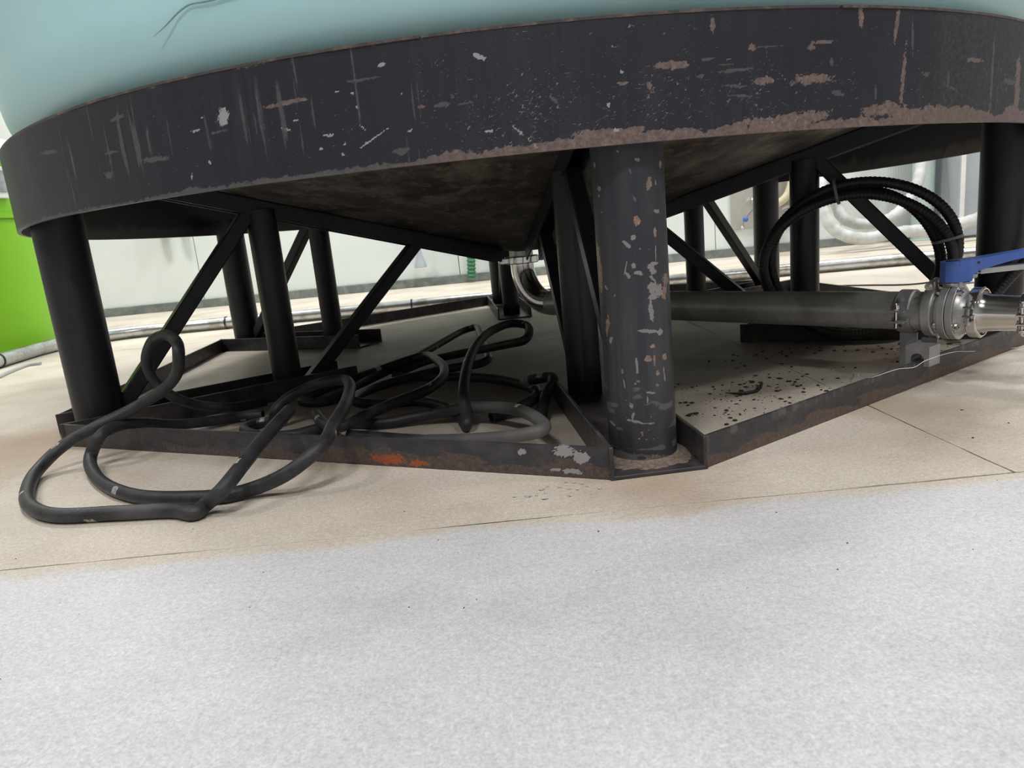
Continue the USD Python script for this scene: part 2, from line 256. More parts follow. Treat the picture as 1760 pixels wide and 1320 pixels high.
def concrete(name, beige, white, edge_y):
    """cast floor: sandy beige, with the whiter skim coat that ends in a ragged line at y = edge_y; dirt with painted shade under the tank, rust tint near the stand's feet"""
    N = {'g': ('geometry', {}), 'x': ('separate_xyz', {}),
         'n1': ('noise_texture', {'scale': 3.2, 'detail': 7.0, 'roughness': 0.6}), 'n2': ('noise_texture', {'scale': 130.0, 'detail': 6.0, 'roughness': 0.75}), 'n3': ('noise_texture', {'scale': 340.0, 'detail': 3.0, 'roughness': 0.7}),
         'mp': ('mapping', {'scale': (1.0, 1.3, 1.0)}), 'n4': ('noise_texture', {'scale': 2.4, 'detail': 9.0, 'roughness': 0.72}),
         'rb': ('rgb_ramp', {'ramp': [(0.3, tuple(np.array(beige) * (0.82, 0.80, 0.77))), (0.5, beige), (0.7, tuple(np.minimum(1, np.array(beige) * (1.10, 1.11, 1.13))))]}),
         'rw': ('rgb_ramp', {'ramp': [(0.3, tuple(np.array(white) * (0.84, 0.835, 0.82))), (0.5, white), (0.7, tuple(np.minimum(1, np.array(white) * 1.10)))]}),
         'ey': ('math', {'math_type': 'multiply_add', 'value2': 0.16, 'value3': -0.08}), 'es': ('math', {'math_type': 'add'}),
         'em': ('map_range', {'from_min': edge_y + 0.012, 'from_max': edge_y - 0.012, 'to_min': 0.0, 'to_max': 1.0, 'clamp': True}),
         'm': ('mix_color', {}),
         's1': ('map_range', {'from_min': 0.35, 'from_max': 0.68, 'to_min': 0.84, 'to_max': 1.12}), 's2': ('map_range', {'from_min': 0.36, 'from_max': 0.64, 'to_min': 0.86, 'to_max': 1.11}),
         'sm': ('math', {'math_type': 'multiply'}), 'cc': ('combine_color', {}), 'mm': ('mix_color', {'blend_type': 'multiply', 'fac': 1.0, 'use_clamp': False}),
         'pit': ('map_range', {'from_min': 0.30, 'from_max': 0.27, 'to_min': 0.0, 'to_max': 0.6, 'clamp': True}), 'pm': ('mix_color', {'b': (0.16, 0.145, 0.125)}),
         'b': ('bump', {'strength': 0.16, 'distance': 0.001}),
         'p': ('principled_bsdf', {'roughness': 0.62, 'specular_ior_level': 0.35})}
    L = [('g.position', 'x.vector'), ('g.position', 'n1.vector'), ('g.position', 'n2.vector'), ('g.position', 'n3.vector'), ('g.position', 'mp.vector'), ('mp.vector', 'n4.vector'),
         ('n1.fac', 'rb.fac'), ('n4.fac', 'rw.fac'), ('n4.fac', 'ey.value1'), ('x.y', 'es.value1'), ('ey.value', 'es.value2'), ('es.value', 'em.value'), ('rb.color', 'm.a'), ('rw.color', 'm.b'), ('em.result', 'm.fac'),
         ('n2.fac', 's1.value'), ('n3.fac', 's2.value'), ('s1.result', 'sm.value1'), ('s2.result', 'sm.value2'), ('sm.value', 'cc.r'), ('sm.value', 'cc.g'), ('sm.value', 'cc.b'),
         ('m.result', 'mm.a'), ('cc.color', 'mm.b'), ('n2.fac', 'pit.value'), ('mm.result', 'pm.a'), ('pit.result', 'pm.fac')]
    last = 'pm.result'
    # rust run-off stains: a blob round each wet foot; dirt with painted shade under the tank
    for i, (sx, sy, rad, amt, scol) in enumerate(STAINS_AND_SHADE):
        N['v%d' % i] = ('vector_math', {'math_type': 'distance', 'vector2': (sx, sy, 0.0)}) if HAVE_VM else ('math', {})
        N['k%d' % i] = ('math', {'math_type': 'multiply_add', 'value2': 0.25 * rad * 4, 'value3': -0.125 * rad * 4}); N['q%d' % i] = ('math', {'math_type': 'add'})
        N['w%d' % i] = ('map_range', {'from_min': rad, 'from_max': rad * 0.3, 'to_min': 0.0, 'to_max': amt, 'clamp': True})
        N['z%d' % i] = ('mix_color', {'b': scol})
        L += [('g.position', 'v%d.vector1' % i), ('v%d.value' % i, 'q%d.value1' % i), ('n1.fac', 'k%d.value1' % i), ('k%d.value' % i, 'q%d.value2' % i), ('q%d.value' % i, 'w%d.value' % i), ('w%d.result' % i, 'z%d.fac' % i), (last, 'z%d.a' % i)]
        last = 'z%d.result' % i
    L += [(last, 'p.base_color'), ('n2.fac', 'b.height'), ('b.normal', 'p.normal')]
    return mat(name, N, L)

# ------------------------------------------------------------------ measured shapes, metres (hose centre lines; worn patches as angle, height, half-width, half-height, tilt, kind)
HOSEA = [[-0.666,1.835,0.02],[-0.719,1.753,0.03],[-0.783,1.717,0.05],[-0.823,1.675,0.085],[-0.862,1.673,0.13],[-0.866,1.662,0.18],[-0.838,1.646,0.225],[-0.789,1.609,0.245],[-0.734,1.544,0.24],[-0.694,1.468,0.22],[-0.713,1.483,0.175],[-0.753,1.496,0.14],[-0.825,1.497,0.105],[-0.891,1.463,0.08],[-0.958,1.438,0.05],[-0.981,1.381,0.02],[-0.924,1.254,0.012],[-0.85,1.156,0.013],[-0.775,1.104,0.013],[-0.667,1.087,0.013],[-0.563,1.072,0.013],[-0.521,1.052,0.013],[-0.515,1.076,0.016],[-0.478,1.061,0.042],[-0.457,1.119,0.068],[-0.45,1.221,0.085],[-0.441,1.341,0.1]]
HOSEB = [[-0.629,1.706,0.013],[-0.691,1.707,0.013],[-0.745,1.662,0.02],[-0.808,1.617,0.03],[-0.841,1.554,0.055],[-0.858,1.48,0.072],[-0.867,1.419,0.066],[-0.887,1.406,0.03],[-0.835,1.322,0.013],[-0.731,1.208,0.013],[-0.651,1.153,0.013],[-0.559,1.126,0.013],[-0.497,1.121,0.013],[-0.451,1.132,0.018],[-0.393,1.122,0.04],[-0.357,1.131,0.06],[-0.334,1.158,0.075],[-0.335,1.246,0.085],[-0.333,1.323,0.095],[-0.346,1.449,0.1],[-0.361,1.529,0.103],[-0.392,1.595,0.103],[-0.432,1.601,0.1],[-0.487,1.63,0.085],[-0.536,1.615,0.065],[-0.557,1.595,0.045],[-0.574,1.61,0.02],[-0.616,1.616,0.014],[-0.628,1.575,0.013],[-0.571,1.503,0.013],[-0.493,1.481,0.012],[-0.443,1.51,0.013],[-0.376,1.535,0.013],[-0.292,1.503,0.014],[-0.213,1.507,0.02],[-0.119,1.48,0.035],[-0.041,1.425,0.045],[0.012,1.355,0.05],[0.044,1.272,0.05],[0.052,1.235,0.046],[0.04,1.219,0.044],[-0.009,1.232,0.035],[-0.098,1.276,0.024],[-0.194,1.331,0.016],[-0.286,1.394,0.012],[-0.355,1.434,0.012]]
HOSEC = [[-0.455,1.562,0.035],[-0.422,1.493,0.03],[-0.366,1.416,0.038],[-0.329,1.48,0.04],[-0.27,1.559,0.045],[-0.209,1.632,0.05],[-0.177,1.729,0.055],[-0.177,1.844,0.058],[-0.208,1.993,0.058],[-0.272,2.153,0.05],[-0.414,2.062,0.03],[-0.524,1.931,0.02],[-0.562,1.824,0.013],[-0.492,1.795,0.013],[-0.408,2.021,0.02],[-0.325,2.189,0.03],[-0.231,2.446,0.045],[-0.156,2.639,0.055],[-0.123,2.66,0.058],[-0.095,2.472,0.055],[-0.078,2.203,0.045],[-0.066,2.062,0.035],[-0.089,2.034,0.03],[-0.167,2.036,0.025],[-0.298,1.969,0.02],[-0.381,1.867,0.02],[-0.39,1.681,0.03],[-0.338,1.701,0.013],[-0.234,1.69,0.013],[-0.139,1.559,0.013],[-0.102,1.407,0.018],[-0.104,1.444,0.04],[-0.107,1.469,0.06],[-0.106,1.565,0.085],[-0.098,1.715,0.105],[-0.076,1.893,0.12],[-0.036,2.053,0.125],[0.018,2.148,0.125],[0.055,2.131,0.12],[0.063,2.005,0.11],[0.045,1.948,0.1],[-0.006,2.0,0.085],[-0.076,2.062,0.068],[-0.169,2.116,0.05],[-0.266,2.157,0.03],[-0.347,2.072,0.013],[-0.27,2.008,0.013],[-0.13,1.941,0.013],[-0.03,1.854,0.013],[0.043,1.726,0.014],[0.06,1.627,0.02],[0.028,1.489,0.03],[-0.006,1.494,0.016],[-0.051,1.464,0.013]]
HOSED = [[0.041,1.683,0.04],[0.071,1.649,0.05],[0.094,1.628,0.055],[0.095,1.585,0.05],[0.073,1.527,0.035],[0.06,1.458,0.02],[0.052,1.388,0.014]]
RINGP = [[250.17,0.6147,0.0098,0.0132,-22.0,2],[254.27,0.6194,0.0352,0.0032,4.0,1],[254.31,0.5819,0.0108,0.0024,-18.0,2],[244.09,0.5714,0.0325,0.0044,-1.0,3],[231.77,0.6259,0.0385,0.0029,-4.0,3],[240.03,0.5964,0.0225,0.0027,-0.0,3],[241.33,0.6467,0.0181,0.0026,4.0,3],[239.25,0.5605,0.0101,0.0074,7.0,3],[249.7,0.595,0.0166,0.0025,3.0,3],[247.93,0.602,0.0094,0.0017,3.0,2],[248.56,0.5524,0.0023,0.0043,7.0,2],[246.96,0.5359,0.0024,0.0053,-8.0,2],[254.92,0.5932,0.0048,0.0016,7.0,2],[248.59,0.6196,0.0034,0.0017,8.0,2],[256.99,0.5651,0.0037,0.0016,7.0,2],[256.27,0.549,0.0038,0.0016,7.0,2],[259.49,0.6355,0.03,0.0016,1.0,3],[260.49,0.6518,0.0069,0.0031,17.0,2],[262.47,0.5882,0.006,0.0031,6.0,1],[263.63,0.588,0.011,0.0031,2.0,3],[265.12,0.587,0.0101,0.0016,3.0,3],[264.29,0.5972,0.0034,0.0031,6.0,3],[265.91,0.6463,0.0091,0.003,-29.0,2],[265.38,0.6176,0.0067,0.0015,6.0,3],[269.82,0.5796,0.0092,0.0039,-40.0,3],[273.64,0.6079,0.0034,0.0039,4.0,2],[273.6,0.5924,0.0068,0.0023,4.0,1],[275.16,0.5854,0.0034,0.0047,4.0,1],[272.81,0.5642,0.0025,0.0031,5.0,2],[273.22,0.5298,0.0043,0.0016,5.0,2],[276.33,0.6115,0.0208,0.0039,1.0,1],[281.96,0.5819,0.0153,0.0048,3.0,1],[284.97,0.5812,0.0391,0.0066,-0.0,1],[285.93,0.6326,0.0188,0.0024,1.0,1],[281.28,0.6289,0.0065,0.0055,2.0,1],[282.4,0.6286,0.0287,0.0016,2.0,3],[285.09,0.625,0.0061,0.0032,1.0,1],[276.9,0.6113,0.0157,0.0047,4.0,1],[291.37,0.6503,0.0037,0.0234,-9.0,1],[292.0,0.5781,0.0039,0.0501,-6.0,1],[292.76,0.6424,0.002,0.0305,3.0,3],[299.04,0.6078,0.0251,0.0037,-2.0,1],[303.76,0.5779,0.0241,0.0039,-2.0,3],[288.58,0.6669,0.0045,0.0122,-0.0,1],[278.94,0.6627,0.0036,0.0092,3.0,1],[290.4,0.533,0.0444,0.0087,2.0,1],[284.48,0.5271,0.0432,0.0083,3.0,1],[301.27,0.5825,0.0031,0.0679,-2.0,3],[305.27,0.5695,0.0108,0.0495,1.0,1],[258.98,0.5696,0.0011,0.012,45.0,2],[259.36,0.5513,0.0225,0.001,26.0,2],[267.94,0.5359,0.001,0.0238,44.0,2],[280.43,0.5991,0.0277,0.0024,3.0,3],[280.33,0.5769,0.0241,0.0024,-5.0,3],[280.75,0.5626,0.0225,0.0016,-5.0,3],[296.45,0.5647,0.019,0.0018,-15.0,3],[296.25,0.5755,0.0023,0.0126,-0.0,3],[271.87,0.5256,0.0238,0.008,5.0,1],[266.96,0.5166,0.0338,0.0048,-0.0,1],[261.27,0.508,0.0353,0.0041,-2.0,1],[274.14,0.5141,0.0518,0.004,-0.0,1],[261.45,0.6103,0.0017,0.0023,7.0,2],[258.8,0.5994,0.0027,0.0024,7.0,2],[257.58,0.5368,0.0037,0.0016,6.0,2],[257.73,0.5504,0.0037,0.0016,7.0,2],[256.68,0.5669,0.0047,0.0012,7.0,2],[266.09,0.5454,0.0051,0.0016,-9.0,2],[261.72,0.5583,0.0043,0.0012,6.0,2],[261.01,0.5318,0.0106,0.004,-2.0,3],[258.6,0.6193,0.0027,0.0024,7.0,2],[257.68,0.6239,0.0027,0.0016,7.0,2],[281.05,0.5007,0.0019,0.0017,4.0,2],[286.5,0.603,0.0032,0.0049,11.0,3],[286.92,0.5596,0.0109,0.005,-13.0,3],[289.77,0.5592,0.0024,0.012,1.0,3],[279.73,0.6079,0.0109,0.0012,3.0,3],[278.16,0.5944,0.0071,0.0032,3.0,3],[278.53,0.6159,0.0089,0.0016,3.0,3],[294.12,0.5841,0.0085,0.0044,-0.0,3]]
POSTP = [[275.0,0.4883,0.0054,0.0025,-15,2],[293.3,0.4533,0.0042,0.0085,-10,1],[208.5,0.453,0.0044,0.0035,0,2],[205.6,0.4419,0.0024,0.0026,0,2],[306.2,0.4527,0.0016,0.0051,0,2],[269.9,0.3983,0.0053,0.0061,0,1],[305.7,0.4103,0.0066,0.0035,0,2],[299.6,0.3774,0.0024,0.007,0,1],[263.1,0.3737,0.0035,0.0035,0,2],[252.0,0.365,0.008,0.0022,-45,2],[291.0,0.3302,0.0095,0.0036,10,2],[291.4,0.3203,0.0053,0.0063,0,2],[290.7,0.3087,0.0074,0.0027,-45,2],[288.8,0.2944,0.0083,0.009,0,2],[300.9,0.2884,0.0074,0.01,0,2],[289.0,0.2798,0.0083,0.0054,0,2],[284.8,0.2611,0.0035,0.0164,0,2],[322.7,0.3041,0.009,0.0073,-20,1],[315.0,0.2848,0.006,0.0109,-20,1],[267.3,0.3201,0.0072,0.0036,-15,2],[251.8,0.316,0.0027,0.009,35,2],[247.9,0.3279,0.0009,0.0125,-15,2],[260.7,0.3314,0.0027,0.0044,0,2],[187.0,0.3569,0.0054,0.0111,0,1],[193.3,0.3171,0.0062,0.0376,0,1],[209.7,0.299,0.0059,0.0019,-40,2],[298.9,0.3499,0.0011,0.0124,-3,2],[277.0,0.2278,0.019,0.0028,-8,2],[300.3,0.2238,0.0062,0.0046,0,2],[206.1,0.2377,0.0041,0.0154,-15,1],[284.5,0.2026,0.004,0.0028,0,1],[275.6,0.184,0.0047,0.0047,0,1],[286.3,0.1798,0.0021,0.0094,0,1],[257.1,0.1704,0.0018,0.0114,0,2],[232.6,0.1639,0.0021,0.0048,0,1],[291.4,0.1571,0.0033,0.0038,20,1],[257.7,0.1475,0.0028,0.0019,0,1],[252.9,0.1438,0.0028,0.0014,0,2],[289.2,0.1382,0.0032,0.0024,0,1],[277.3,0.1274,0.0078,0.0014,-12,2],[244.1,0.108,0.0029,0.0049,0,2],[247.4,0.0816,0.0086,0.002,-10,2],[271.7,0.0765,0.0105,0.0012,-3,2],[200.5,0.0728,0.0079,0.0021,-15,2],[259.4,0.0587,0.0023,0.004,0,1],[277.0,0.0101,0.0129,0.011,0,1],[254.3,0.0519,0.0028,0.002,0,1],[246.1,0.5031,0.0022,0.0017,0,4],[199.4,0.4889,0.0029,0.0034,0,4],[321.4,0.4799,0.0041,0.0043,0,4],[227.4,0.287,0.0022,0.0018,0,4],[210.5,0.4177,0.0021,0.0013,0,4],[333.7,0.3976,0.0036,0.0011,0,4],[272.0,0.3561,0.0018,0.0018,0,2],[212.8,0.2144,0.0035,0.0058,-20,2],[267.4,0.4331,0.0018,0.0068,20,3],[263.5,0.4717,0.0017,0.005,20,3],[306.7,0.1821,0.0057,0.0056,10,1],[270.9,0.1156,0.0009,0.0077,0,2],[234.4,0.1437,0.001,0.0097,8,2],[304.6,0.1518,0.0014,0.0133,5,2],[246.0,0.0904,0.0019,0.0059,-20,2]]
STRING = [[0.804,1.589,0.004],[0.703,1.321,0.058],[0.748,1.311,0.072],[0.773,1.309,0.072],[0.822,1.348,0.074],[0.921,1.423,0.068],[1.055,1.556,0.035],[1.174,1.652,0.01],[1.28,1.694,0.002],[1.525,1.743,0.002]]
WIRE = [[1.506,3.408,0.004],[1.596,3.328,0.004],[1.707,3.22,0.004],[1.81,3.118,0.004],[2.037,3.144,0.004],[2.198,3.148,0.004],[2.623,3.355,0.004]]
CABLE = [[-2.097,2.754,0.006],[-2.175,2.965,0.006],[-2.236,3.167,0.006],[-2.248,3.274,0.006],[-2.202,3.28,0.006]]
WHOSE1 = [[3.547,5.9,0.814],[3.488,5.85,0.678],[3.431,5.8,0.498],[3.33,5.75,0.345],[3.126,5.65,0.224],[2.961,5.6,0.198],[2.822,5.6,0.211],[2.729,5.6,0.26],[2.707,5.65,0.331],[2.693,5.7,0.47],[2.753,5.9,0.66]]
WHOSE2 = [[2.554,5.6,0.477],[2.536,5.5,0.299],[2.589,5.45,0.183],[2.677,5.4,0.122],[2.812,5.4,0.096],[2.946,5.4,0.11],[3.125,5.4,0.119],[3.303,5.4,0.115],[3.526,5.4,0.138],[3.737,5.45,0.175],[3.994,5.5,0.249],[4.29,5.6,0.359]]
CREASE = [[252.03, 0.7864], [249.71, 0.786], [248.39, 0.7875], [247.4, 0.7808], [246.58, 0.7713], [245.92, 0.7644], [245.02, 0.7568]]

# ------------------------------------------------------------------ room
def slab_poly(x0, y0, x1, y1, seed, rough=0.0022):
    """rectangle with broken, slightly wandering edges"""
    pts = []
    for (a, b) in (((x0, y0), (x1, y0)), ((x1, y0), (x1, y1)), ((x1, y1), (x0, y1)), ((x0, y1), (x0, y0))):
        a, b = np.array(a), np.array(b); n = max(2, int(np.linalg.norm(b - a) / 0.012)); t = np.linspace(0, 1, n, endpoint=False)[:, None]
        p = a + (b - a) * t; nrm = norm(np.array([-(b - a)[1], (b - a)[0]]))
        q = np.c_[p * 16, np.full(len(p), seed * 7.3)]
        d = (meshkit.fbm(q, 4, seed) - 0.5) * 2 * rough + (meshkit.fbm(q / 9, 2, seed + 5) - 0.5) * 0.012
        keep = np.ones(len(p)); keep[0] = 0
        pts.append(p + nrm * (d * keep)[:, None])
    return Polygon(np.vstack(pts)).buffer(0)
RUST_, DIRT_SHADE_ = (0.30, 0.165, 0.085), (0.165, 0.145, 0.105)  # second tone: dirt, darkened to paint in the shade under the tank
STAINS_AND_SHADE = [(0.21, 1.05, 0.20, 0.34, RUST_), (-1.16, 1.66, 0.34, 0.55, RUST_), (0.75, 1.30, 0.14, 0.35, RUST_), (-0.35, 1.27, 0.12, 0.2, RUST_),
          (0.72, 1.95, 0.55, 0.65, DIRT_SHADE_), (-0.15, 2.05, 0.85, 0.75, DIRT_SHADE_), (-0.55, 2.75, 0.6, 0.55, DIRT_SHADE_), (0.95, 1.72, 0.22, 0.6, (0.13, 0.075, 0.05))]  # large brown blobs: floor dirt plus shade painted into the colour
HAVE_VM = True
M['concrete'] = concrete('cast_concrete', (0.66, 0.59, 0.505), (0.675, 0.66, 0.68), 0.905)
M['joint'] = plain('joint_dirt', (0.06, 0.05, 0.04), rough=0.9, var=0.3)
XW0, XW1, YW0, YW1, ZC = -8.0, 8.5, -6.0, 6.32, 5.0
floor = thing('floor', kind='structure')
for k, (x0, y0, x1, y1) in enumerate([(XW0, YW0, XW1, 0.9292), (XW0, 0.9308, 0.6975, 3.565), (0.7025, 0.9308, XW1, 3.565), (XW0, 3.569, 0.6975, YW1), (0.7025, 3.569, XW1, YW1)]):
    e = trimesh.creation.extrude_polygon(slab_poly(x0, y0, x1, y1, 3 + k, 0.0009 if k == 0 else 0.0028), 0.06, engine='earcut'); e.apply_translation([0, 0, -0.06])
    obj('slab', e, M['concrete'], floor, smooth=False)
obj('joint_bed', bx(XW1 - XW0, YW1 - YW0, 0.05, ((XW0 + XW1) / 2, (YW0 + YW1) / 2, -0.031)), M['joint'], floor, smooth=False)

wb = thing('wall_back', kind='structure')
edges = [XW0] + [1.932 - 1.15 * k for k in range(8, 0, -1)] + [1.932, 3.06, 4.2, 5.35, 6.5, 7.6, XW1]
edges = sorted(e for e in edges if XW0 <= e <= XW1)
for a, b in zip(edges[:-1], edges[1:]):
    if b - a < 0.05: continue
    obj('wall_panel', bx(b - a - 0.006, 0.06, ZC, ((a + b) / 2, YW1 + 0.03, ZC / 2), bev=0.003), M['wall'], wb, smooth=False)
obj('wall_core', bx(XW1 - XW0, 0.04, ZC, ((XW0 + XW1) / 2, YW1 + 0.09, ZC / 2)), M['kick'], wb, smooth=False)
bb = obj('baseboard_back', bx(XW1 - XW0, 0.022, 0.075, ((XW0 + XW1) / 2, YW1 - 0.013, 0.038), bev=0.004), M['kick'], kind='structure', smooth=False)
obj('wall_left', bx(0.1, YW1 - YW0, ZC, (XW0 - 0.05, (YW0 + YW1) / 2, ZC / 2)), M['paintwall'], kind='structure', smooth=False)
obj('wall_right', bx(0.1, YW1 - YW0, ZC, (XW1 + 0.05, (YW0 + YW1) / 2, ZC / 2)), M['paintwall'], kind='structure', smooth=False)
obj('wall_front', bx(XW1 - XW0, 0.1, ZC, ((XW0 + XW1) / 2, YW0 - 0.05, ZC / 2)), M['paintwall'], kind='structure', smooth=False)
obj('ceiling', bx(XW1 - XW0, YW1 - YW0, 0.1, ((XW0 + XW1) / 2, (YW0 + YW1) / 2, ZC + 0.05)), M['paintwall'], kind='structure', smooth=False)

# ------------------------------------------------------------------ tank stand
CX, CY, RR, H, S = 0.1035, 2.5521, 1.4923, 0.5093, 0.170
C = np.array([CX, CY, 0.0])
def pol(r, deg, z=0.0): return np.array([CX + r * math.cos(math.radians(deg)), CY + r * math.sin(math.radians(deg)), z])
stand = thing('tank_stand', 'worn black welded steel ring stand on round legs under the turquoise tank', 'tank stand')

def blobs(U, Vv, P, patches, out, chan_of):
    """adds worn patches (u, v, half-width, half-height, angle, kind) to the wear channels"""
    ns = (meshkit.fbm(P * 160, 4, 3) - 0.5) + 0.8 * (meshkit.noise(P * 420, 7) - 0.5); ns2 = meshkit.fbm(P * 55, 3, 9) - 0.5
    for (u0, v0, hw, hh, an, k) in patches:
        near = (np.abs(U - u0) < 2 * max(hw, hh) + 0.004) & (np.abs(Vv - v0) < 2 * max(hw, hh) + 0.004)
        if not near.any(): continue
        du, dv = U[near] - u0, Vv[near] - v0; a = math.radians(an); c, s = math.cos(a), math.sin(a)
        e = np.sqrt(((du * c + dv * s) / max(hw, 0.0008)) ** 2 + ((-du * s + dv * c) / max(hh, 0.0008)) ** 2)
        e = e + ns[near] * 1.1 + ns2[near] * 1.0
        val = np.clip((1.35 - e) / 0.6, 0, 1)
        for ch, amt in chan_of[k]:
            out[near, ch] = np.maximum(out[near, ch], val * amt)
CH = {1: [(0, 1.0)], 2: [(1, 0.95)], 3: [(2, 0.8)], 4: [(1, 1.0)]}

# ring skirt: fine columns where the photo looks at it
th = np.concatenate([np.arange(196, 318, 0.085), np.arange(318, 556, 1.5)])
zr = np.linspace(H, H + S, 72); rin = RR - 0.008
prof = [(RR, z) for z in zr] + [(rin, H + S), (rin, H + S * 0.5), (rin, H)]
k = len(prof); n = len(th); P = np.array(prof)
T = np.radians(th)
V = np.stack([CX + P[None, :, 0] * np.cos(T)[:, None], CY + P[None, :, 0] * np.sin(T)[:, None], np.broadcast_to(P[None, :, 1], (n, k))], -1).reshape(-1, 3)
wob = (meshkit.fbm(V * 3.1, 3, 2) - 0.5) * 0.004
dirv = V[:, :2] - C[:2]; dirv /= np.linalg.norm(dirv, axis=1, keepdims=True)
i, j = np.meshgrid(np.arange(n), np.arange(k), indexing='ij'); i2, j2 = (i + 1) % n, (j + 1) % k
q = np.stack([i * k + j, i2 * k + j, i2 * k + j2, i * k + j2], -1).reshape(-1, 4)
F = np.vstack([q[:, [0, 1, 2]], q[:, [0, 2, 3]]])
TH = np.repeat(th % 360, k); ZZ = V[:, 2]
wear = np.zeros((len(V), 3))
blobs(np.radians(TH) * RR, ZZ, V, [(math.radians(a) * RR, z, hw, hh, an, kk) for a, z, hw, hh, an, kk in RINGP], wear, CH)
U_ = np.radians(TH) * RR; Q_ = np.c_[U_, np.zeros_like(U_), ZZ]
hb = np.interp(TH, [200, 240, 258, 268, 276, 286, 296, 303, 320], [0.004, 0.006, 0.007, 0.010, 0.015, 0.018, 0.020, 0.018, 0.015])
nb = meshkit.fbm(np.c_[U_ * 16, U_ * 0, ZZ * 30], 5, 11); nf = meshkit.fbm(Q_ * 170, 3, 12)
edge = hb * (0.35 + 1.5 * np.clip(nb * 1.6 - 0.3, 0, 1.4)) + (nf - 0.5) * 0.012
band = np.clip((edge - (ZZ - H)) / 0.004 + 0.5, 0, 1)
redness = np.interp(TH, [200, 256, 268, 276, 330], [0.0, 0.25, 0.6, 1.0, 1.0])
wear[:, 0] = np.maximum(wear[:, 0], band * (0.45 + 0.55 * redness) * np.clip(0.55 + 0.9 * meshkit.fbm(Q_ * 60, 3, 14), 0, 1)); wear[:, 2] = np.maximum(wear[:, 2], band * (1 - redness) * 0.9)
top = np.clip(((ZZ - (H + S)) + 0.0035 + (nf - 0.5) * 0.006) / 0.003, 0, 1) * np.clip(nb * 3 - 0.9, 0, 1)
wear[:, 0] = np.maximum(wear[:, 0], top * 0.6)
# fine pale speckle, denser around the middle of the front
spz = np.exp(-((TH - 268) / 7) ** 2) * 0.9 + np.exp(-((TH - 278) / 6) ** 2) * 0.8 + np.exp(-((TH - 292) / 9) ** 2) * 0.35 + 0.12
fine = meshkit.noise(Q_ * 420, 5) * 0.6 + meshkit.noise(Q_ * 240, 6) * 0.4
zone = meshkit.fbm(Q_ * 14, 3, 8)
sp = np.clip((fine + spz * 0.16 + (zone - 0.5) * 0.35 - 0.80) / 0.06, 0, 1)
wear[:, 1] = np.maximum(wear[:, 1], sp * 0.5)
# vertical run marks on the left part
run = meshkit.fbm(np.c_[U_ * 120, U_ * 0, ZZ * 5], 4, 21)
wear[:, 2] = np.maximum(wear[:, 2], np.clip((run - 0.60) / 0.14, 0, 1) * 0.6 * np.interp(TH, [200, 225, 262, 275], [0.6, 1, 1, 0.55]))
wear[:, 2] = np.maximum(wear[:, 2], np.interp(TH, [284, 296, 320, 330], [0, 0.44, 0.44, 0.0]))
V[:, :2] += dirv * wob[:, None]
# the right-hand stretch is browner, and paler over its whole height
obj('ring_skirt', trimesh.Trimesh(V, F, process=False), M['ring'], stand, wear=wear, smooth=50)
# top flange carrying the tank, in three lengths (its joints show along the rim)
def arc_plate(r0, r1, z0, z1, a0, a1, step=1.0):
    a = np.radians(np.linspace(a0, a1, int((a1 - a0) / step) + 1)); rr = [(r0, z0), (r1, z0), (r1, z1), (r0, z1)]
    V = np.array([[CX + r * math.cos(t), CY + r * math.sin(t), z] for t in a for r, z in rr]); F = []
    for i in range(len(a) - 1):
        for j in range(4):
            b0, b1, b2, b3 = i * 4 + j, (i + 1) * 4 + j, (i + 1) * 4 + (j + 1) % 4, i * 4 + (j + 1) % 4
            F += [[b0, b1, b2], [b0, b2, b3]]
    e = (len(a) - 1) * 4
    F += [[0, 3, 2], [0, 2, 1], [e, e + 1, e + 2], [e, e + 2, e + 3]]
    t = trimesh.Trimesh(V, F, process=False)
    if t.volume < 0: t.invert()
    return t
M['rim'] = painted('rim_paint', base=(0.06, 0.05, 0.048), rust=(0.24, 0.16, 0.13), rust_amt=0.8, dust=(0.2, 0.18, 0.17))
for a0, a1, dr in ((150, 236.2, 0.000), (236.4, 262.8, 0.0015), (263.0, 287.0, 0.0005), (287.2, 509.8, 0.0015)):
    obj('top_flange', arc_plate(RR - 0.09, RR + dr, H + S, H + S + 0.0040, a0, a1), M['rim'], stand, smooth=False)
# conical support plate
def bz(r): return 0.51 + 0.257 * (r - 0.94)          # underside of the sloping beams -> z
BT = 0.046
cn = lathe([(0.055, bz(0.055) + BT + 0.004), (RR - 0.010, bz(1.36) + BT + 0.008), (RR - 0.010, bz(1.36) + BT + 0.013), (0.055, bz(0.055) + BT + 0.010)], 160)
# subdivide radially for a slightly uneven surface
cn = None
rs = np.linspace(0.055, RR - 0.011, 46); aa = np.radians(np.arange(0, 360, 1.5))
top_z = H + S - 0.004
def cone_z(r): return np.minimum(bz(r) + BT + 0.003, top_z)
prof = [(r, cone_z(r)) for r in rs] + [(r, min(cone_z(r) + 0.005, top_z + 0.003)) for r in rs[::-1]]
cn = lathe(prof, 240); v = np.array(cn.vertices)
v[:, 2] += (meshkit.fbm(v * 5, 3, 4) - 0.5) * 0.010 * np.clip(np.hypot(v[:, 0], v[:, 1]) * 2 - 0.2, 0, 1); v[:, :2] += C[:2]
obj('cone_plate', trimesh.Trimesh(v, cn.faces, process=False), M['cone'], stand, label='dusty rough conical plate under the tank', smooth=60)

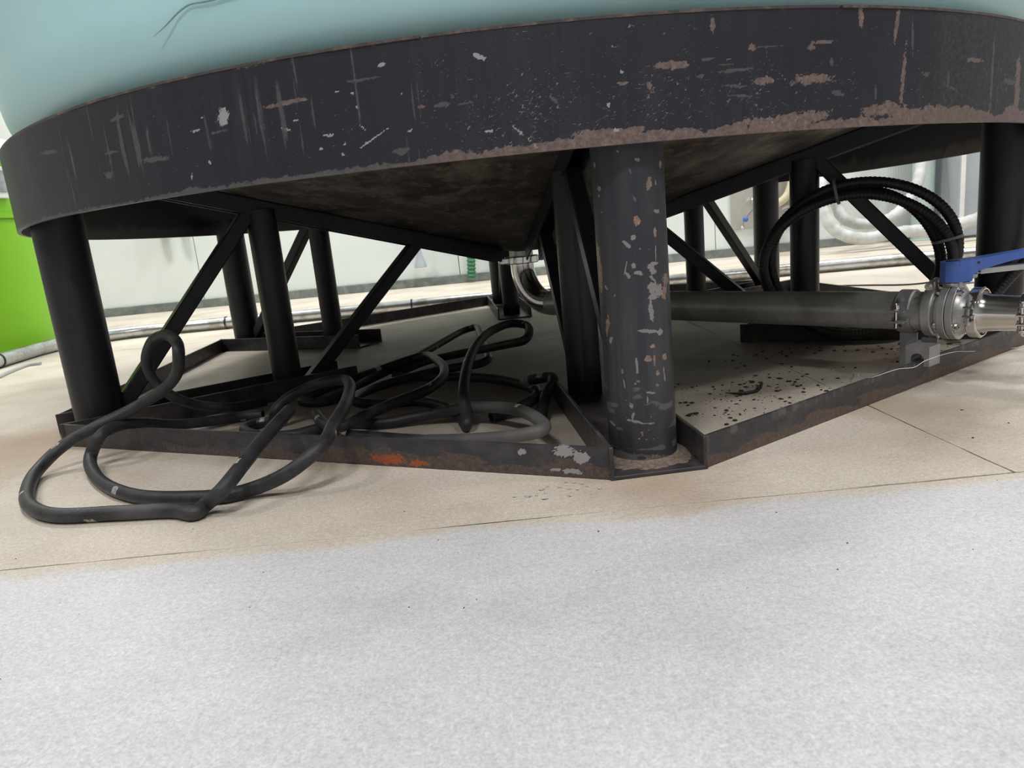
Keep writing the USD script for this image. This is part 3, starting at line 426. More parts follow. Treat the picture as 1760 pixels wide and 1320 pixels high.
ANG = dict(A=215.0, B=274.5, C=332.0, D=154.5, E=34.5, F=94.5)
INR = dict(A=0.925, B=0.91, C=0.92, D=0.925, E=0.9, F=0.9)
RB = 1.41; PR = 0.057
def post_mesh(r, c, z0, z1, fine=False):
    if not fine: return tubez(r, z0, z1, 0.005, 56, frame((c[0], c[1], 0), (1, 0, 0)))
    a = np.radians(np.concatenate([np.arange(180, 360, 1.0), np.arange(0, 180, 6.0)])); z = np.arange(z0, z1 + 1e-9, 0.0018); nn, kk = len(a), len(z)
    V = np.stack([np.broadcast_to(c[0] + r * np.cos(a)[:, None], (nn, kk)), np.broadcast_to(c[1] + r * np.sin(a)[:, None], (nn, kk)), np.broadcast_to(z[None], (nn, kk))], -1).reshape(-1, 3)
    i, j = np.meshgrid(np.arange(nn), np.arange(kk - 1), indexing='ij'); i2 = (i + 1) % nn
    q = np.stack([i * kk + j, i2 * kk + j, i2 * kk + j + 1, i * kk + j + 1], -1).reshape(-1, 4)
    return trimesh.Trimesh(V, np.vstack([q[:, [0, 1, 2]], q[:, [0, 2, 3]]]), process=False), np.repeat(np.degrees(a), kk)
for key, ang in ANG.items():
    c = pol(RB, ang); top = H + 0.06
    d = norm(pol(1, ang) - C); s_ = np.cross([0, 0, 1.0], d)
    if key == 'B':
        pm, TA = post_mesh(PR, c, 0.005, top, True); pv = np.array(pm.vertices); w = np.zeros((len(pv), 3))
        blobs(np.radians(TA) * PR, pv[:, 2], pv, [(math.radians(a) * PR, z, hw, hh, an, kk) for a, z, hw, hh, an, kk in POSTP], w, CH)
        f2 = meshkit.noise(pv * 480, 31) * 0.6 + meshkit.noise(pv * 260, 32) * 0.4; low = np.clip((0.20 - pv[:, 2]) / 0.2, 0, 1)
        w[:, 1] = np.maximum(w[:, 1], np.clip((f2 + low * 0.10 - 0.83) / 0.05, 0, 1) * 0.7)
        w[:, 2] = np.maximum(w[:, 2], np.clip((meshkit.fbm(pv * (20, 20, 60), 4, 33) - 0.62 + 0.12 * low) / 0.1, 0, 1) * np.clip(low * 3, 0, 1) * 0.8)
        foot = np.clip((0.024 + 0.03 * (meshkit.fbm(pv * 40, 3, 35) - 0.5) - pv[:, 2]) / 0.01, 0, 1)
        w[:, 2] = np.maximum(w[:, 2], foot * 0.7)
        obj('post', pm, M['post'], stand, label='front steel post with chipped paint and bare patches', smooth=60, wear=w)
    else:
        obj('post', post_mesh(PR, c, 0.005, top), M['black'], stand, smooth=40)
    ri = INR[key]; ci = pol(ri, ang)
    obj('inner_post', post_mesh(0.041, ci, 0.005, bz(ri) + 0.02), M['black'], stand, smooth=40)
    # weld beads at foot and head
    g_ = 1.7 if key == 'B' else 1.0
    wd = lathe([(PR - 0.001, 0.0068), (PR + 0.013 * g_, 0.0068), (PR + 0.008 * g_, 0.010), (PR + 0.003 * g_, 0.0135), (PR - 0.001, 0.015)], 120, frame((c[0], c[1], 0), (1, 0, 0)))
    v = np.array(wd.vertices); f_ = (meshkit.fbm(v * 70, 3, 81) - 0.45) * 1.1; dr = np.hypot(v[:, 0] - c[0], v[:, 1] - c[1]) - PR
    k_ = np.where(dr > 0.001, 1 + f_ * dr / (0.013 * g_) * 1.2, 1); v[:, 0] = c[0] + (v[:, 0] - c[0]) * (PR + dr * k_) / (PR + dr); v[:, 1] = c[1] + (v[:, 1] - c[1]) * (PR + dr * k_) / (PR + dr)
    obj('weld_bead', trimesh.Trimesh(v, wd.faces, process=False), M['grime'], stand, smooth=50)
    # sloping top beam: angle section, flat leg up under the cone, web hanging
    a0, a1 = pol(0.13, ang, bz(0.13)), pol(RB - 0.0, ang, bz(RB - 0.02))
    a1 = pol(1.30, ang, bz(1.30)); e1 = pol(RB - 0.03, ang, bz(RB - 0.03))
    Mx = frame((a0 + e1) / 2 + [0, 0, BT / 2], e1 - a0)
    L_ = np.linalg.norm(e1 - a0)
    beam = cat(bx(L_, 0.05, 0.006, (0, 0, BT / 2 - 0.003), bev=0.001, M=Mx), bx(L_, 0.006, BT, (0, 0.022, 0), bev=0.001, M=Mx), bx(L_, 0.006, BT, (0, -0.022, 0), bev=0.001, M=Mx))
    obj('sloping_beam', beam, M['black'], stand, smooth=False)
    # raking braces
    b0, b1 = pol(RB - 0.045, ang, 0.05), pol(ri + 0.035, ang, bz(ri + 0.035) + 0.005)
    obj('brace', bar(b0, b1, 0.038, 0.038, s_, 0.003), M['black'], stand, smooth=False)
    if key in 'ABC':
        b0, b1 = pol(ri - 0.06, ang, 0.02), pol(0.45, ang, bz(0.45) + 0.008)
        obj('brace', bar(b0, b1, 0.036, 0.036, s_, 0.003), M['black'], stand, smooth=False)
    # base channel: web on the floor, flanges up
    r0, r1 = (0.86 if key == 'B' else 0.74), 1.503; mid = pol((r0 + r1) / 2, ang); Mc = frame(mid, d); L_ = r1 - r0
    ch = cat(bx(L_, 0.16, 0.006, (0, 0, 0.0035), bev=0.001, M=Mc), bx(L_, 0.007, 0.052, (0, 0.0765, 0.0295), bev=0.0015, M=Mc), bx(L_, 0.007, 0.052, (0, -0.0765, 0.0295), bev=0.0015, M=Mc))
    obj('base_channel', ch, M['chan'], stand, smooth=False)
# perimeter plates joining the channels' outer ends
order = ['A', 'B', 'C', 'E', 'F', 'D']
def corner(key, side):
    ang = ANG[key]; d = norm(pol(1, ang) - C); s_ = np.cross([0, 0, 1.0], d)
    return pol(1.497, ang) + s_ * 0.080 * side
def plate_mesh(a, b, hgt=0.054, t=0.006):
    """upright flat bar from a to b with a fine outer face that carries the wear"""
    L = np.linalg.norm(b - a); u = norm(b - a); nrm = np.cross(u, [0, 0, 1.0])
    if nrm @ (a - C) < 0: nrm = -nrm
    nu, nv = int(L / 0.002), 26
    us, vs = np.linspace(0, L, nu), np.linspace(0.001, hgt, nv)
    rows = [(0.0, z) for z in vs] + [(-t, hgt), (-t, 0.001)]
    k = len(rows); V = np.array([[*(a + u * x + nrm * o)[:2], z] for x in us for o, z in rows])
    i, j = np.meshgrid(np.arange(nu - 1), np.arange(k), indexing='ij'); j2 = (j + 1) % k
    q = np.stack([i * k + j, (i + 1) * k + j, (i + 1) * k + j2, i * k + j2], -1).reshape(-1, 4)
    F = np.vstack([q[:, [0, 1, 2]], q[:, [0, 2, 3]]]); e = (nu - 1) * k
    F = np.vstack([F, [[0, j + 1, j] for j in range(1, k - 1)], [[e, e + j, e + j + 1] for j in range(1, k - 1)]])
    tm = trimesh.Trimesh(V, F, process=False)
    if tm.volume < 0: tm.invert()
    return tm, np.repeat(us, k), V[:, 2]
for n_, (p, q_) in enumerate(zip(order, order[1:] + order[:1])):
    a, b = corner(p, +1), corner(q_, -1)
    if (p, q_) in (('A', 'B'), ('B', 'C')):
        tm, uu, zz = plate_mesh(a, b); v = np.array(tm.vertices); w = np.zeros((len(v), 3)); L = uu.max()
        nz = meshkit.fbm(np.c_[uu * 14, uu * 0, zz * 40], 5, 40 + n_)
        if p == 'A':
            ed = 0.016 + 0.03 * (nz - 0.5) * 2 + 0.014 * (uu / L); w[:, 0] = np.clip((ed - zz) / 0.008 + 0.4, 0, 1) * np.interp(uu, [0, L * 0.35, L * 0.6, L], [0.25, 0.7, 0.9, 0.85])
            blobs(uu, zz, v, [(L - 0.075, 0.045, 0.020, 0.009, 0, 2), (L - 0.045, 0.035, 0.012, 0.010, 0, 2), (L - 0.065, 0.012, 0.02, 0.004, 0, 2), (L - 0.15, 0.04, 0.006, 0.006, 60, 2), (L - 0.09, 0.012, 0.01, 0.003, 0, 2), (L - 0.42, 0.014, 0.035, 0.011, 0, 3), (L - 0.36, 0.01, 0.02, 0.006, 0, 3)], w, CH)
        else:
            ed = 0.024 + 0.03 * (nz - 0.5) * 2; w[:, 0] = np.clip((ed - zz) / 0.008 + 0.4, 0, 1) * 0.95
            w[:, 2] = np.clip((zz - 0.035) / 0.01, 0, 1) * np.clip(meshkit.fbm(np.c_[uu * 60, uu * 0, zz * 12], 4, 44) * 2.4 - 0.8, 0, 1) * 0.8
            w[:, 0] = np.maximum(w[:, 0], np.clip((0.012 + 0.02 * (nz - .4) - uu) / 0.01, 0, 1) * 0.7)
        w[:, 1] = np.maximum(w[:, 1], np.clip((meshkit.noise(v * 430, 46) * 0.6 + meshkit.noise(v * 230, 47) * 0.4 - 0.80) / 0.05, 0, 1) * 0.7)
        obj('perimeter_plate', tm, M['plateA' if p == 'A' else 'plate'], stand, smooth=30, wear=w)
    else:
        u = norm(b - a)
        obj('perimeter_plate', bar(a + [0, 0, 0.0275], b + [0, 0, 0.0275], 0.006, 0.053, (0, 0, 1), 0.001), M['chan'], stand, smooth=False)

# ------------------------------------------------------------------ tank
RT = RR - 0.022; z0 = H + S + 0.0041
tp = []
for t in np.linspace(0, 90, 14):                     # bottom knuckle
    t = math.radians(t); tp.append((RT - 0.075 + 0.075 * math.sin(t), z0 + 0.13 - 0.13 * math.cos(t)))
tp = [(0.02, z0)] + tp + [(RT + 0.002, z0 + 0.6), (RT, z0 + 1.4), (RT, z0 + 2.4)]
for t in np.linspace(10, 90, 8):
    t = math.radians(t); tp.append((RT - 0.15 + 0.15 * math.cos(t), z0 + 2.4 + 0.15 * math.sin(t)))
tp.append((0.02, z0 + 2.62))
tk = thing('storage_tank', 'huge turquoise cylindrical plastic tank standing on the black ring', 'tank')
body = lathe(tp, 300, frame((CX, CY, 0), (1, 0, 0)))
obj('shell', body, M['tank'], tk, smooth=40)
# crease in the wall, upper left of the front
cr = []
for a, z, in CREASE:
    cr.append(pol(RT + 0.0015, a, z))
obj('crease', sweep(spline(cr, 0.004), np.interp(np.linspace(0, 1, len(spline(cr, 0.004))), [0, 0.3, 0.7, 1], [0.0016, 0.0018, 0.0012, 0.0003]), 8), M['crease'], tk, label='dark crease in the tank wall')

# ------------------------------------------------------------------ drain pipe, clamps, valve
u = norm(np.array([0.629, -0.777, 0.0])); ZP = 0.146
AX0 = np.array([0.885, 1.552, ZP])                    # s = 0
EL = np.array([CX, CY, 0.0])
off = (AX0 - EL) @ np.cross([0, 0, 1.0], u); AXo = AX0 - np.cross([0, 0, 1.0], u) * 0.0
def ax(s, z=0.0): return AXo + u * s + np.array([0, 0, z])
def MA(s): return frame(ax(s), (0, 0, 1), u)          # local z runs along the pipe, local x is up
# centre line: drop from the cone, bend, then straight to the valve
drop = np.array([0.078, 2.553, 0.0]); s0 = (drop - AXo) @ u
dl = norm(ax(0.0) - np.array([drop[0], drop[1], ZP])); RBd = 0.135
cen = np.array([drop[0], drop[1], ZP + RBd]) + dl * RBd
arc = [cen - dl * RBd * math.cos(t) - np.array([0, 0, RBd * math.sin(t)]) for t in np.linspace(0, math.pi / 2, 24)]
pipe = thing('drain_pipe', 'dull grey steel drain pipe running from under the tank to the valve', 'pipe')
PRr = 0.0425
obj('outlet_stub', sweep([[drop[0], drop[1], 0.372], [drop[0], drop[1], ZP + RBd + 0.028]], PRr, 40), M['satin'], pipe)
for zz in (ZP + RBd + 0.026, ZP + RBd + 0.013):
    obj('ferrule', cyl(PRr + 0.012, zz - 0.006, zz + 0.006, 40, frame((drop[0], drop[1], 0), (1, 0, 0)), 0.002), M['satin'], pipe)
obj('elbow', sweep([[drop[0], drop[1], ZP + RBd + 0.01]] + arc + [arc[-1] + dl * 0.01], PRr, 48), M['steel'], pipe)
obj('weld_seam', sweep([arc[-1] + dl * 0.006, arc[-1] + dl * 0.012], PRr + 0.0008, 40), M['dull'], pipe)
obj('pipe_body', sweep([arc[-1] + dl * 0.01, ax(-0.5), ax(-0.2), ax(0.058)], PRr, 64), M['dull'], pipe)
obj('pipe_ferrule', cat(lathe([(PRr - 0.003, 0.056), (PRr, 0.056), (PRr, 0.064), (PRr + 0.005, 0.068), (PRr + 0.005, 0.074), (PRr - 0.003, 0.074)], 56, MA(0))), M['satin'], pipe)

cl = thing('tri_clamp', 'bright steel clamp round the elbow top right under the tank cone', 'pipe clamp')
Mz = frame((drop[0], drop[1], ZP + RBd + 0.0195), norm(np.array([0.9, 0.4, 0])))
def halfring(ri, ro, w, a0, a1, M_, n=28):
    a = np.radians(np.linspace(a0, a1, n)); pr = [(ri, -w / 2), (ro - 0.003, -w / 2), (ro, -w / 2 + 0.003), (ro, w / 2 - 0.003), (ro - 0.003, w / 2), (ri, w / 2)]
    k = len(pr); V = np.array([[r * math.cos(t), r * math.sin(t), z] for t in a for r, z in pr]); F = []
    for i in range(n - 1):
        for j in range(k):
            b = [i * k + j, (i + 1) * k + j, (i + 1) * k + (j + 1) % k, i * k + (j + 1) % k]; F += [[b[0], b[1], b[2]], [b[0], b[2], b[3]]]
    e = (n - 1) * k
    F += [[0, j + 1, j] for j in range(1, k - 1)] + [[e, e + j, e + j + 1] for j in range(1, k - 1)]
    t = trimesh.Trimesh(V, F, process=False)
    if t.volume < 0: t.invert()
    t.apply_transform(M_); return t
obj('clamp_band', halfring(PRr + 0.0125, PRr + 0.019, 0.026, 4, 176, Mz), M['steel'], cl)
obj('clamp_band', halfring(PRr + 0.0125, PRr + 0.019, 0.026, 184, 356, Mz), M['steel'], cl)
for s_ in (1, -1):
    obj('clamp_lug', cat(bx(0.03, 0.008, 0.02, (s_ * (PRr + 0.03), 0.008, 0), 0.002, M=Mz), bx(0.03, 0.008, 0.02, (s_ * (PRr + 0.03), -0.008, 0), 0.002, M=Mz)), M['steel'], cl)
    p = Mz @ np.array([s_ * (PRr + 0.036), 0.012, 0, 1]); obj('clamp_bolt', hexbolt(p[:3], Mz[:3, 1], 0.006, 0.008), M['steel'], cl)

# saddle clamp that holds the pipe, with its bolts and leg
sc = thing('pipe_bracket', 'grey two-part saddle bracket bolted round the drain pipe beside the valve', 'pipe bracket')
Mb = frame(ax(0.018), (0, 0, 1), u)                   # x up, z along the pipe; y = u x up
side = Mb[:3, 1]; toward = 1 if side @ (CAM - ax(0)) > 0 else -1
a_c = 90 * toward
W = 0.034
a_lo, a_hi = (100, 350) , (0, 0)
obj('upper_band', halfring(PRr + 0.0008, PRr + 0.005, W, a_c - 8 * toward if toward > 0 else a_c + 8, a_c - 172 * toward if toward > 0 else a_c + 172, Mb), M['galv'], sc)
obj('lower_band', halfring(PRr + 0.0008, PRr + 0.005, W, a_c + 14 * toward, a_c + 172 * toward, Mb), M['galv'], sc)
for nm, dz in (('upper_lug', 0.0075), ('lower_lug', -0.0165)):
    obj(nm, bx(0.004, 0.026, W, (dz, toward * (PRr + 0.013), 0), 0.001, M=Mb), M['galv'], sc)
pb = (Mb @ np.array([0.0095, toward * (PRr + 0.014), -0.004, 1]))[:3]
obj('lug_bolt', cat(hexbolt(pb, (0, 0, 1), 0.0068, 0.009), trimesh.creation.cylinder(0.0032, segment=[pb - [0, 0, 0.04], pb], sections=14)), M['steel'], sc)
def on_band(deg, s=0.0, r=PRr + 0.005): 
    t = math.radians(deg); return (Mb @ np.array([r * math.cos(t), r * math.sin(t), s, 1]))[:3], norm(Mb[:3, :3] @ np.array([math.cos(t), math.sin(t), 0]))
p_, n_ = on_band(a_c - 38 * toward, -0.002); obj('band_screw', hexbolt(p_, n_, 0.0048, 0.004), M['galv'], sc)
p_, n_ = on_band(a_c + 35 * toward, -0.002); obj('band_screw', trimesh.creation.cylinder(0.0036, segment=[p_ - n_ * 0.001, p_ + n_ * 0.0006], sections=18), M['dirt'], sc, label='dark screw hole')
obj('leg', bx(0.006, 0.040, 0.103, tuple(ax(0.036) + np.array([0, 0, 0.0515 - ZP])), 0.001, M=None) if False else bx(0.036, 0.008, 0.098, (0, 0, 0), 0.0015, M=frame(ax(0.020) + [0, 0, 0.0497 - ZP], u)), M['galv'], sc)
obj('foot_plate', bx(0.06, 0.05, 0.006, (0, 0, 0), 0.0015, M=frame(ax(0.020) + [0, 0, 0.0032 - ZP], u)), M['galv'], sc)

# inverted-U lug gripping the base plate's edge
a, b = corner('B', +1), corner('C', -1); pu = norm(b - a); sB = 0.69
base = a + pu * sB; nin = np.cross([0, 0, 1.0], pu); nin = nin if nin @ (C - base) > 0 else -nin
lug = thing('plate_lug', 'grey notched steel lug straddling the base plate edge under the valve', 'lug')
nsh = sbox(-0.024, 0.044, 0.024, 0.086).difference(Point(0, 0.057).buffer(0.0135, 16).union(sbox(-0.0135, 0.02, 0.0135, 0.057)))
lg = trimesh.creation.extrude_polygon(nsh, 0.046, engine='earcut'); lg.apply_translation([0, 0, -0.023])
Ml = np.eye(4); Ml[:3, 0], Ml[:3, 1], Ml[:3, 2], Ml[:3, 3] = nin, (0, 0, 1), np.cross(nin, [0, 0, 1.0]), base + nin * 0.003
lg.apply_transform(Ml); obj('notched_block', lg, M['galv'], lug, smooth=20)
obj('side_wing', bx(0.042, 0.005, 0.040, (0, 0, 0), 0.001, M=frame(base + pu * 0.047 + nin * 0.012 + [0, 0, 0.060], pu)), M['galv'], lug, smooth=False)
obj('stay_plate', bx(0.004, 0.034, 0.046, (0, 0, 0), 0.001, M=frame(base + pu * 0.069 + nin * 0.022 + [0, 0, 0.066], pu)), M['galv'], lug, smooth=False)

def triclamp(name, label, s, ro, mt, lug_deg, w=0.022):
    t = thing(name, label, 'pipe clamp', group=None); Mc_ = MA(s)
    obj('clamp_band', halfring(ro - 0.0055, ro, w, lug_deg + 7, lug_deg + 176, Mc_), mt, t)
    obj('clamp_band', halfring(ro - 0.0055, ro, w, lug_deg + 184, lug_deg + 353, Mc_), mt, t)
    Mr = Mc_ @ trimesh.transformations.rotation_matrix(math.radians(lug_deg), [0, 0, 1])
    for sg in (1, -1):
        obj('clamp_lug', bx(0.017, 0.005, w * 0.8, (ro + 0.0065, sg * 0.009, 0), 0.0012, M=Mr), mt, t)
    p0, p1 = (Mr @ np.array([ro + 0.008, -0.024, 0, 1]))[:3], (Mr @ np.array([ro + 0.008, 0.02, 0, 1]))[:3]
    obj('clamp_bolt', cat(trimesh.creation.cylinder(0.003, segment=[p0, p1], sections=14), hexbolt(p0, p0 - p1, 0.0058, 0.007), hexbolt(p1, p1 - p0, 0.006, 0.005)), M['steel'], t)
    p_ = (Mr @ np.array([-(ro + 0.003), 0, 0, 1]))[:3]
    obj('hinge', cat(bx(0.012, 0.018, w * 0.9, (-(ro + 0.003), 0, 0), 0.002, M=Mr)), mt, t)
    return t
triclamp('tri_clamp', 'dull steel clamp joining the drain pipe to the back of the valve', 0.0685, 0.0535, M['satin'], 10)

vl = thing('butterfly_valve', 'stainless flanged valve with blue lever handle on the drain pipe', 'valve')
obj('valve_ferrule', lathe([(PRr - 0.003, 0.0745), (PRr + 0.005, 0.0745), (PRr + 0.005, 0.080), (PRr + 0.001, 0.084), (PRr + 0.001, 0.093), (PRr - 0.003, 0.093)], 56, MA(0)), M['satin'], vl)
RF = 0.0585
obj('flange', cyl(RF, 0.092, 0.107, 72, MA(0), 0.0012), M['satin'], vl)
obj('flange', cyl(RF, 0.1085, 0.1225, 72, MA(0), 0.0012), M['satin'], vl)
obj('gasket', cyl(RF - 0.002, 0.107, 0.1085, 60, MA(0)), M['darkcable'], vl)
obj('neck', lathe([(0.02, 0.1225), (0.051, 0.1225), (0.047, 0.127), (0.0435, 0.134), (0.0425, 0.141), (0.047, 0.146), (0.047, 0.1495), (0.02, 0.1495)], 64, MA(0)), M['satin'], vl)
for dg in (30, 120, 210, 300):
    t = math.radians(dg); p_ = (MA(0) @ np.array([0.0505 * math.cos(t), 0.0505 * math.sin(t), 0.1225, 1]))[:3]
    obj('flange_bolt', hexbolt(p_, u, 0.0062, 0.006), M['steel'], vl)
    p_ = (MA(0) @ np.array([0.0505 * math.cos(t), 0.0505 * math.sin(t), 0.092, 1]))[:3]; obj('flange_bolt', hexbolt(p_, -u, 0.0062, 0.006), M['steel'], vl)
hc = ax(0.107); hz = 0.2065
obj('stem_collar', cat(cyl(0.020, 0, hz - ZP - RF + 0.004, 36, frame(hc + [0, 0, RF - 0.004], (1, 0, 0)), 0.0015), bx(0.036, 0.032, 0.022, (0, 0, 0), 0.003, M=frame(hc + [0, 0, RF + 0.002], u))), M['satin'], vl)
obj('index_plate', bx(0.052, 0.040, 0.005, (0.004, 0, 0), 0.001, M=frame(hc + [0, 0, hz - ZP + 0.0005], (1, 0.05, 0))), M['satin'], vl)
# blue grip: hub with a recessed top, tapering into the arm
hd = norm(np.array([1, 0.06, 0])); Mh = frame((hc[0], hc[1], hz + 0.004), hd)
prof = Polygon([(-0.027, 0), (0.022, 0), (0.024, 0.012), (0.040, 0.020), (0.075, 0.0265), (0.120, 0.034), (0.20, 0.041), (0.205, 0.050), (0.196, 0.056), (0.12, 0.0505), (0.055, 0.046), (0.020, 0.0445), (-0.020, 0.043), (-0.027, 0.040)])
gp = trimesh.creation.extrude_polygon(prof.buffer(-0.0015).buffer(0.0015, 4), 0.050, engine='earcut'); gp.apply_translation([0, 0, -0.025])
gp = gp.subdivide_to_size(0.008)
Rg = np.eye(4); Rg[:3, 0], Rg[:3, 1], Rg[:3, 2] = (1, 0, 0), (0, 0, 1), (0, -1, 0); gp.apply_transform(Rg)
v = np.array(gp.vertices); x = v[:, 0]; wdt = np.interp(x, [-0.027, -0.02, -0.008, 0.012, 0.04, 0.1, 0.19, 0.205], [0.35, 0.72, 0.98, 1.0, 0.78, 0.62, 0.62, 0.4]); v[:, 1] *= wdt; gp.vertices = v
gp.apply_transform(Mh); hg = obj('handle', gp, M['blue'], vl, label='blue plastic lever handle', smooth=40)
obj('handle_recess', cyl(0.013, 0.0432, 0.0446, 28, Mh @ trimesh.transformations.translation_matrix([-0.006, 0, 0])), M['darkcable'], hg)
p_ = (Mh @ np.array([0.036, -0.0205, 0.037, 1]))[:3]; obj('pin', trimesh.creation.cylinder(0.0022, segment=[p_ - Mh[:3, 1] * 0.002, p_ + Mh[:3, 1] * 0.004], sections=14), M['darkcable'], hg)
obj('latch_lever', cat(bx(0.17, 0.014, 0.004, (0.115, 0, 0.014), 0.001, M=Mh), bx(0.15, 0.003, 0.012, (0.125, -0.0085, 0.017), 0.001, M=Mh), bx(0.15, 0.003, 0.012, (0.125, 0.0085, 0.017), 0.001, M=Mh), bx(0.03, 0.02, 0.010, (0.030, 0, 0.009), 0.002, M=Mh)), M['satin'], vl)

triclamp('tri_clamp', 'shiny clamp between the blue-handled valve and the polished reducer', 0.1535, 0.0530, M['steel'], 82)
rd = thing('pipe_reducer', 'mirror-polished tapered steel reducer at the right end of the drain pipe', 'reducer')
obj('cone', lathe([(0.0360, 0.150), (0.047, 0.150), (0.047, 0.1575), (0.0445, 0.160), (0.0418, 0.165), (0.0385, 0.176), (0.0358, 0.215), (0.0350, 0.234), (0.0405, 0.239), (0.0405, 0.242), (0.03, 0.242), (0.03, 0.2)], 72, MA(0)), M['steel'], rd, smooth=40)
triclamp('tri_clamp', 'rightmost clamp, on the thin end of the polished reducer', 0.2435, 0.0465, M['steel'], 95)
tl = thing('outlet_pipe', 'polished steel pipe leaving past the right edge beyond the reducer', 'pipe')
obj('pipe_body', sweep([ax(0.246), ax(0.6)], 0.035, 40), M['steel'], tl)
obj('ferrule', cyl(0.0405, 0.2425, 0.2455, 40, MA(0)), M['steel'], tl)
obj('support_leg', bar(ax(0.5) + [0, 0, -ZP + 0.001], ax(0.5) + [0, 0, -0.034], 0.03, 0.03, u), M['galv'], tl)

# ------------------------------------------------------------------ hoses
def hose(name, label, cat_, pts, r=0.0125, seed=0, marks=0.30, open_end=True, dusty=()):
    p = spline(pts, 0.005); n = 18
    rnd = np.random.default_rng(seed)
    # slight ovality where the hose is bent sharply
    tm = sweep(p, r, n, hollow=r * 0.62 if open_end else 0.0); v = np.array(tm.vertices)
    s = np.concatenate([[0], np.cumsum(np.linalg.norm(np.diff(p, axis=0), axis=1))]); L = s[-1]
    w = np.zeros((len(v), 3)); nv = len(p) * n
    S_ = np.repeat(s, n); A_ = np.tile(np.arange(n) * 2 * np.pi / n, len(p))
    sm = 0.05
    while sm < L:                                     # printed dashes and dabs of white
        a0 = rnd.uniform(0, 6.28)
        dA = np.abs((A_ - a0 + np.pi) % (2 * np.pi) - np.pi)
        w[:nv, 0] = np.maximum(w[:nv, 0], ((np.abs(S_ - sm) < 0.009) & (dA < 0.8)) * 1.0)
        sm += marks * rnd.uniform(0.6, 1.5)
    w[:nv, 0] = np.maximum(w[:nv, 0], (meshkit.noise(v[:nv] * 300, seed) > 0.965) * 1.0)
    for c_, rad, amt in dusty:
        d = np.linalg.norm(v[:nv] - np.array(c_), axis=1)
        w[:nv, 1] = np.maximum(w[:nv, 1], np.clip((rad - d) / (rad * 0.6), 0, 1) * amt)
    o = thing(name, label, cat_)
    obj('tube', tm, M['rubber'], o, smooth=60, wear=w)
    return o, p
hA, pA = hose('rubber_hose', 'black rubber hose looping out over the base plate with a cut open end', 'hose', HOSEA, seed=3, marks=0.22, dusty=[((-0.62, 1.09, 0.02), 0.05, 0.3)])
hB, pB = hose('rubber_hose', 'black rubber hose with a flattened dusty fold nearest the front post', 'hose', HOSEB, seed=8, marks=0.25, dusty=[((0.03, 1.23, 0.05), 0.12, 1.0), ((-0.05, 1.24, 0.035), 0.13, 0.85), ((-0.05, 1.43, 0.05), 0.1, 0.45), ((-0.13, 1.30, 0.02), 0.1, 0.5)])
hC, pC = hose('rubber_hose', 'black rubber hose rising in a tall arch deep under the tank', 'hose', HOSEC, seed=13, marks=0.3)
hD, pD = hose('rubber_hose', 'short dark hose end with a pale fitting lying against the front base channel', 'hose', HOSED, seed=17, marks=0.5, open_end=False)
t0 = np.array(HOSED[0]); t1 = norm(t0 - np.array(HOSED[1]))
obj('fitting', cat(sweep([t0 + t1 * 0.001, t0 + t1 * 0.022], 0.0085, 16), sweep([t0 - t1 * 0.012, t0 + t1 * 0.004], 0.0142, 16)), M['galv'], hD, label='pale metal hose fitting')

# ribbed hose coil tied up on the right
rad = norm(pol(1, ANG['C']) - C); sd = np.cross([0, 0, 1.0], rad); sd = sd if sd @ (CAM - pol(1, ANG['C'])) > 0 else -sd
cc = pol(1.055, ANG['C'], 0.232) + sd * 0.135
coil = thing('hose_coil', 'coil of ribbed black hose tied with grey straps behind the valve', 'hose')
def coil_turn(k, ra, rb, dx, dz, ofs, ph):
    t = np.linspace(0, 2 * np.pi, 420, endpoint=False)
    return cc + np.outer(np.cos(t) * ra + dx + 0.006 * np.sin(3 * t + ph), rad) + np.outer(np.full_like(t, ofs) + 0.004 * np.sin(2 * t + ph), sd) + np.outer(np.sin(t) * rb + dz + 0.005 * np.sin(2 * t + ph), [0, 0, 1.0])
for k, (ra, rb, dx, dz, ofs, ph) in enumerate([(0.238, 0.206, 0.004, 0.006, 0.0, 0.3), (0.226, 0.190, 0.0, -0.006, 0.024, 1.9), (0.212, 0.196, -0.004, -0.004, -0.024, 3.1)]):
    p = coil_turn(k, ra, rb, dx, dz, ofs, ph); r = 0.0132 + 0.0009 * np.sin(np.arange(len(p)) * 2 * np.pi / 3)
    obj('hose_turn', sweep(p, r, 16, closed=True), M['ribbed'], coil, smooth=70)
def strap(t_deg, wd=0.007):
    t = math.radians(t_deg); o = cc + rad * math.cos(t) * 0.226 + np.array([0, 0, 1.0]) * math.sin(t) * 0.196
    er = norm(rad * math.cos(t) + np.array([0, 0, 1.0]) * math.sin(t)); et = np.cross(sd, er)
    a = np.linspace(0, 2 * np.pi, 40, endpoint=False)
    ring_ = [o + er * (0.034 * math.copysign(abs(math.cos(x)) ** 0.6, math.cos(x))) + sd * (0.042 * math.copysign(abs(math.sin(x)) ** 0.6, math.sin(x))) for x in a]
    V = []; F = []
    for q in ring_:
        nr = norm(q - o); V += [q - et * wd / 2, q + et * wd / 2, q + et * wd / 2 + nr * 0.0015, q - et * wd / 2 + nr * 0.0015]
    n = len(a)
    for i in range(n):
        for j in range(4):
            b = [i * 4 + j, ((i + 1) % n) * 4 + j, ((i + 1) % n) * 4 + (j + 1) % 4, i * 4 + (j + 1) % 4]; F += [[b[0], b[1], b[2]], [b[0], b[2], b[3]]]
    tm = trimesh.Trimesh(np.array(V), F, process=False)
    if tm.volume < 0: tm.invert()
    obj('strap', tm, M['tie'], coil, smooth=30)
strap(101); strap(13)

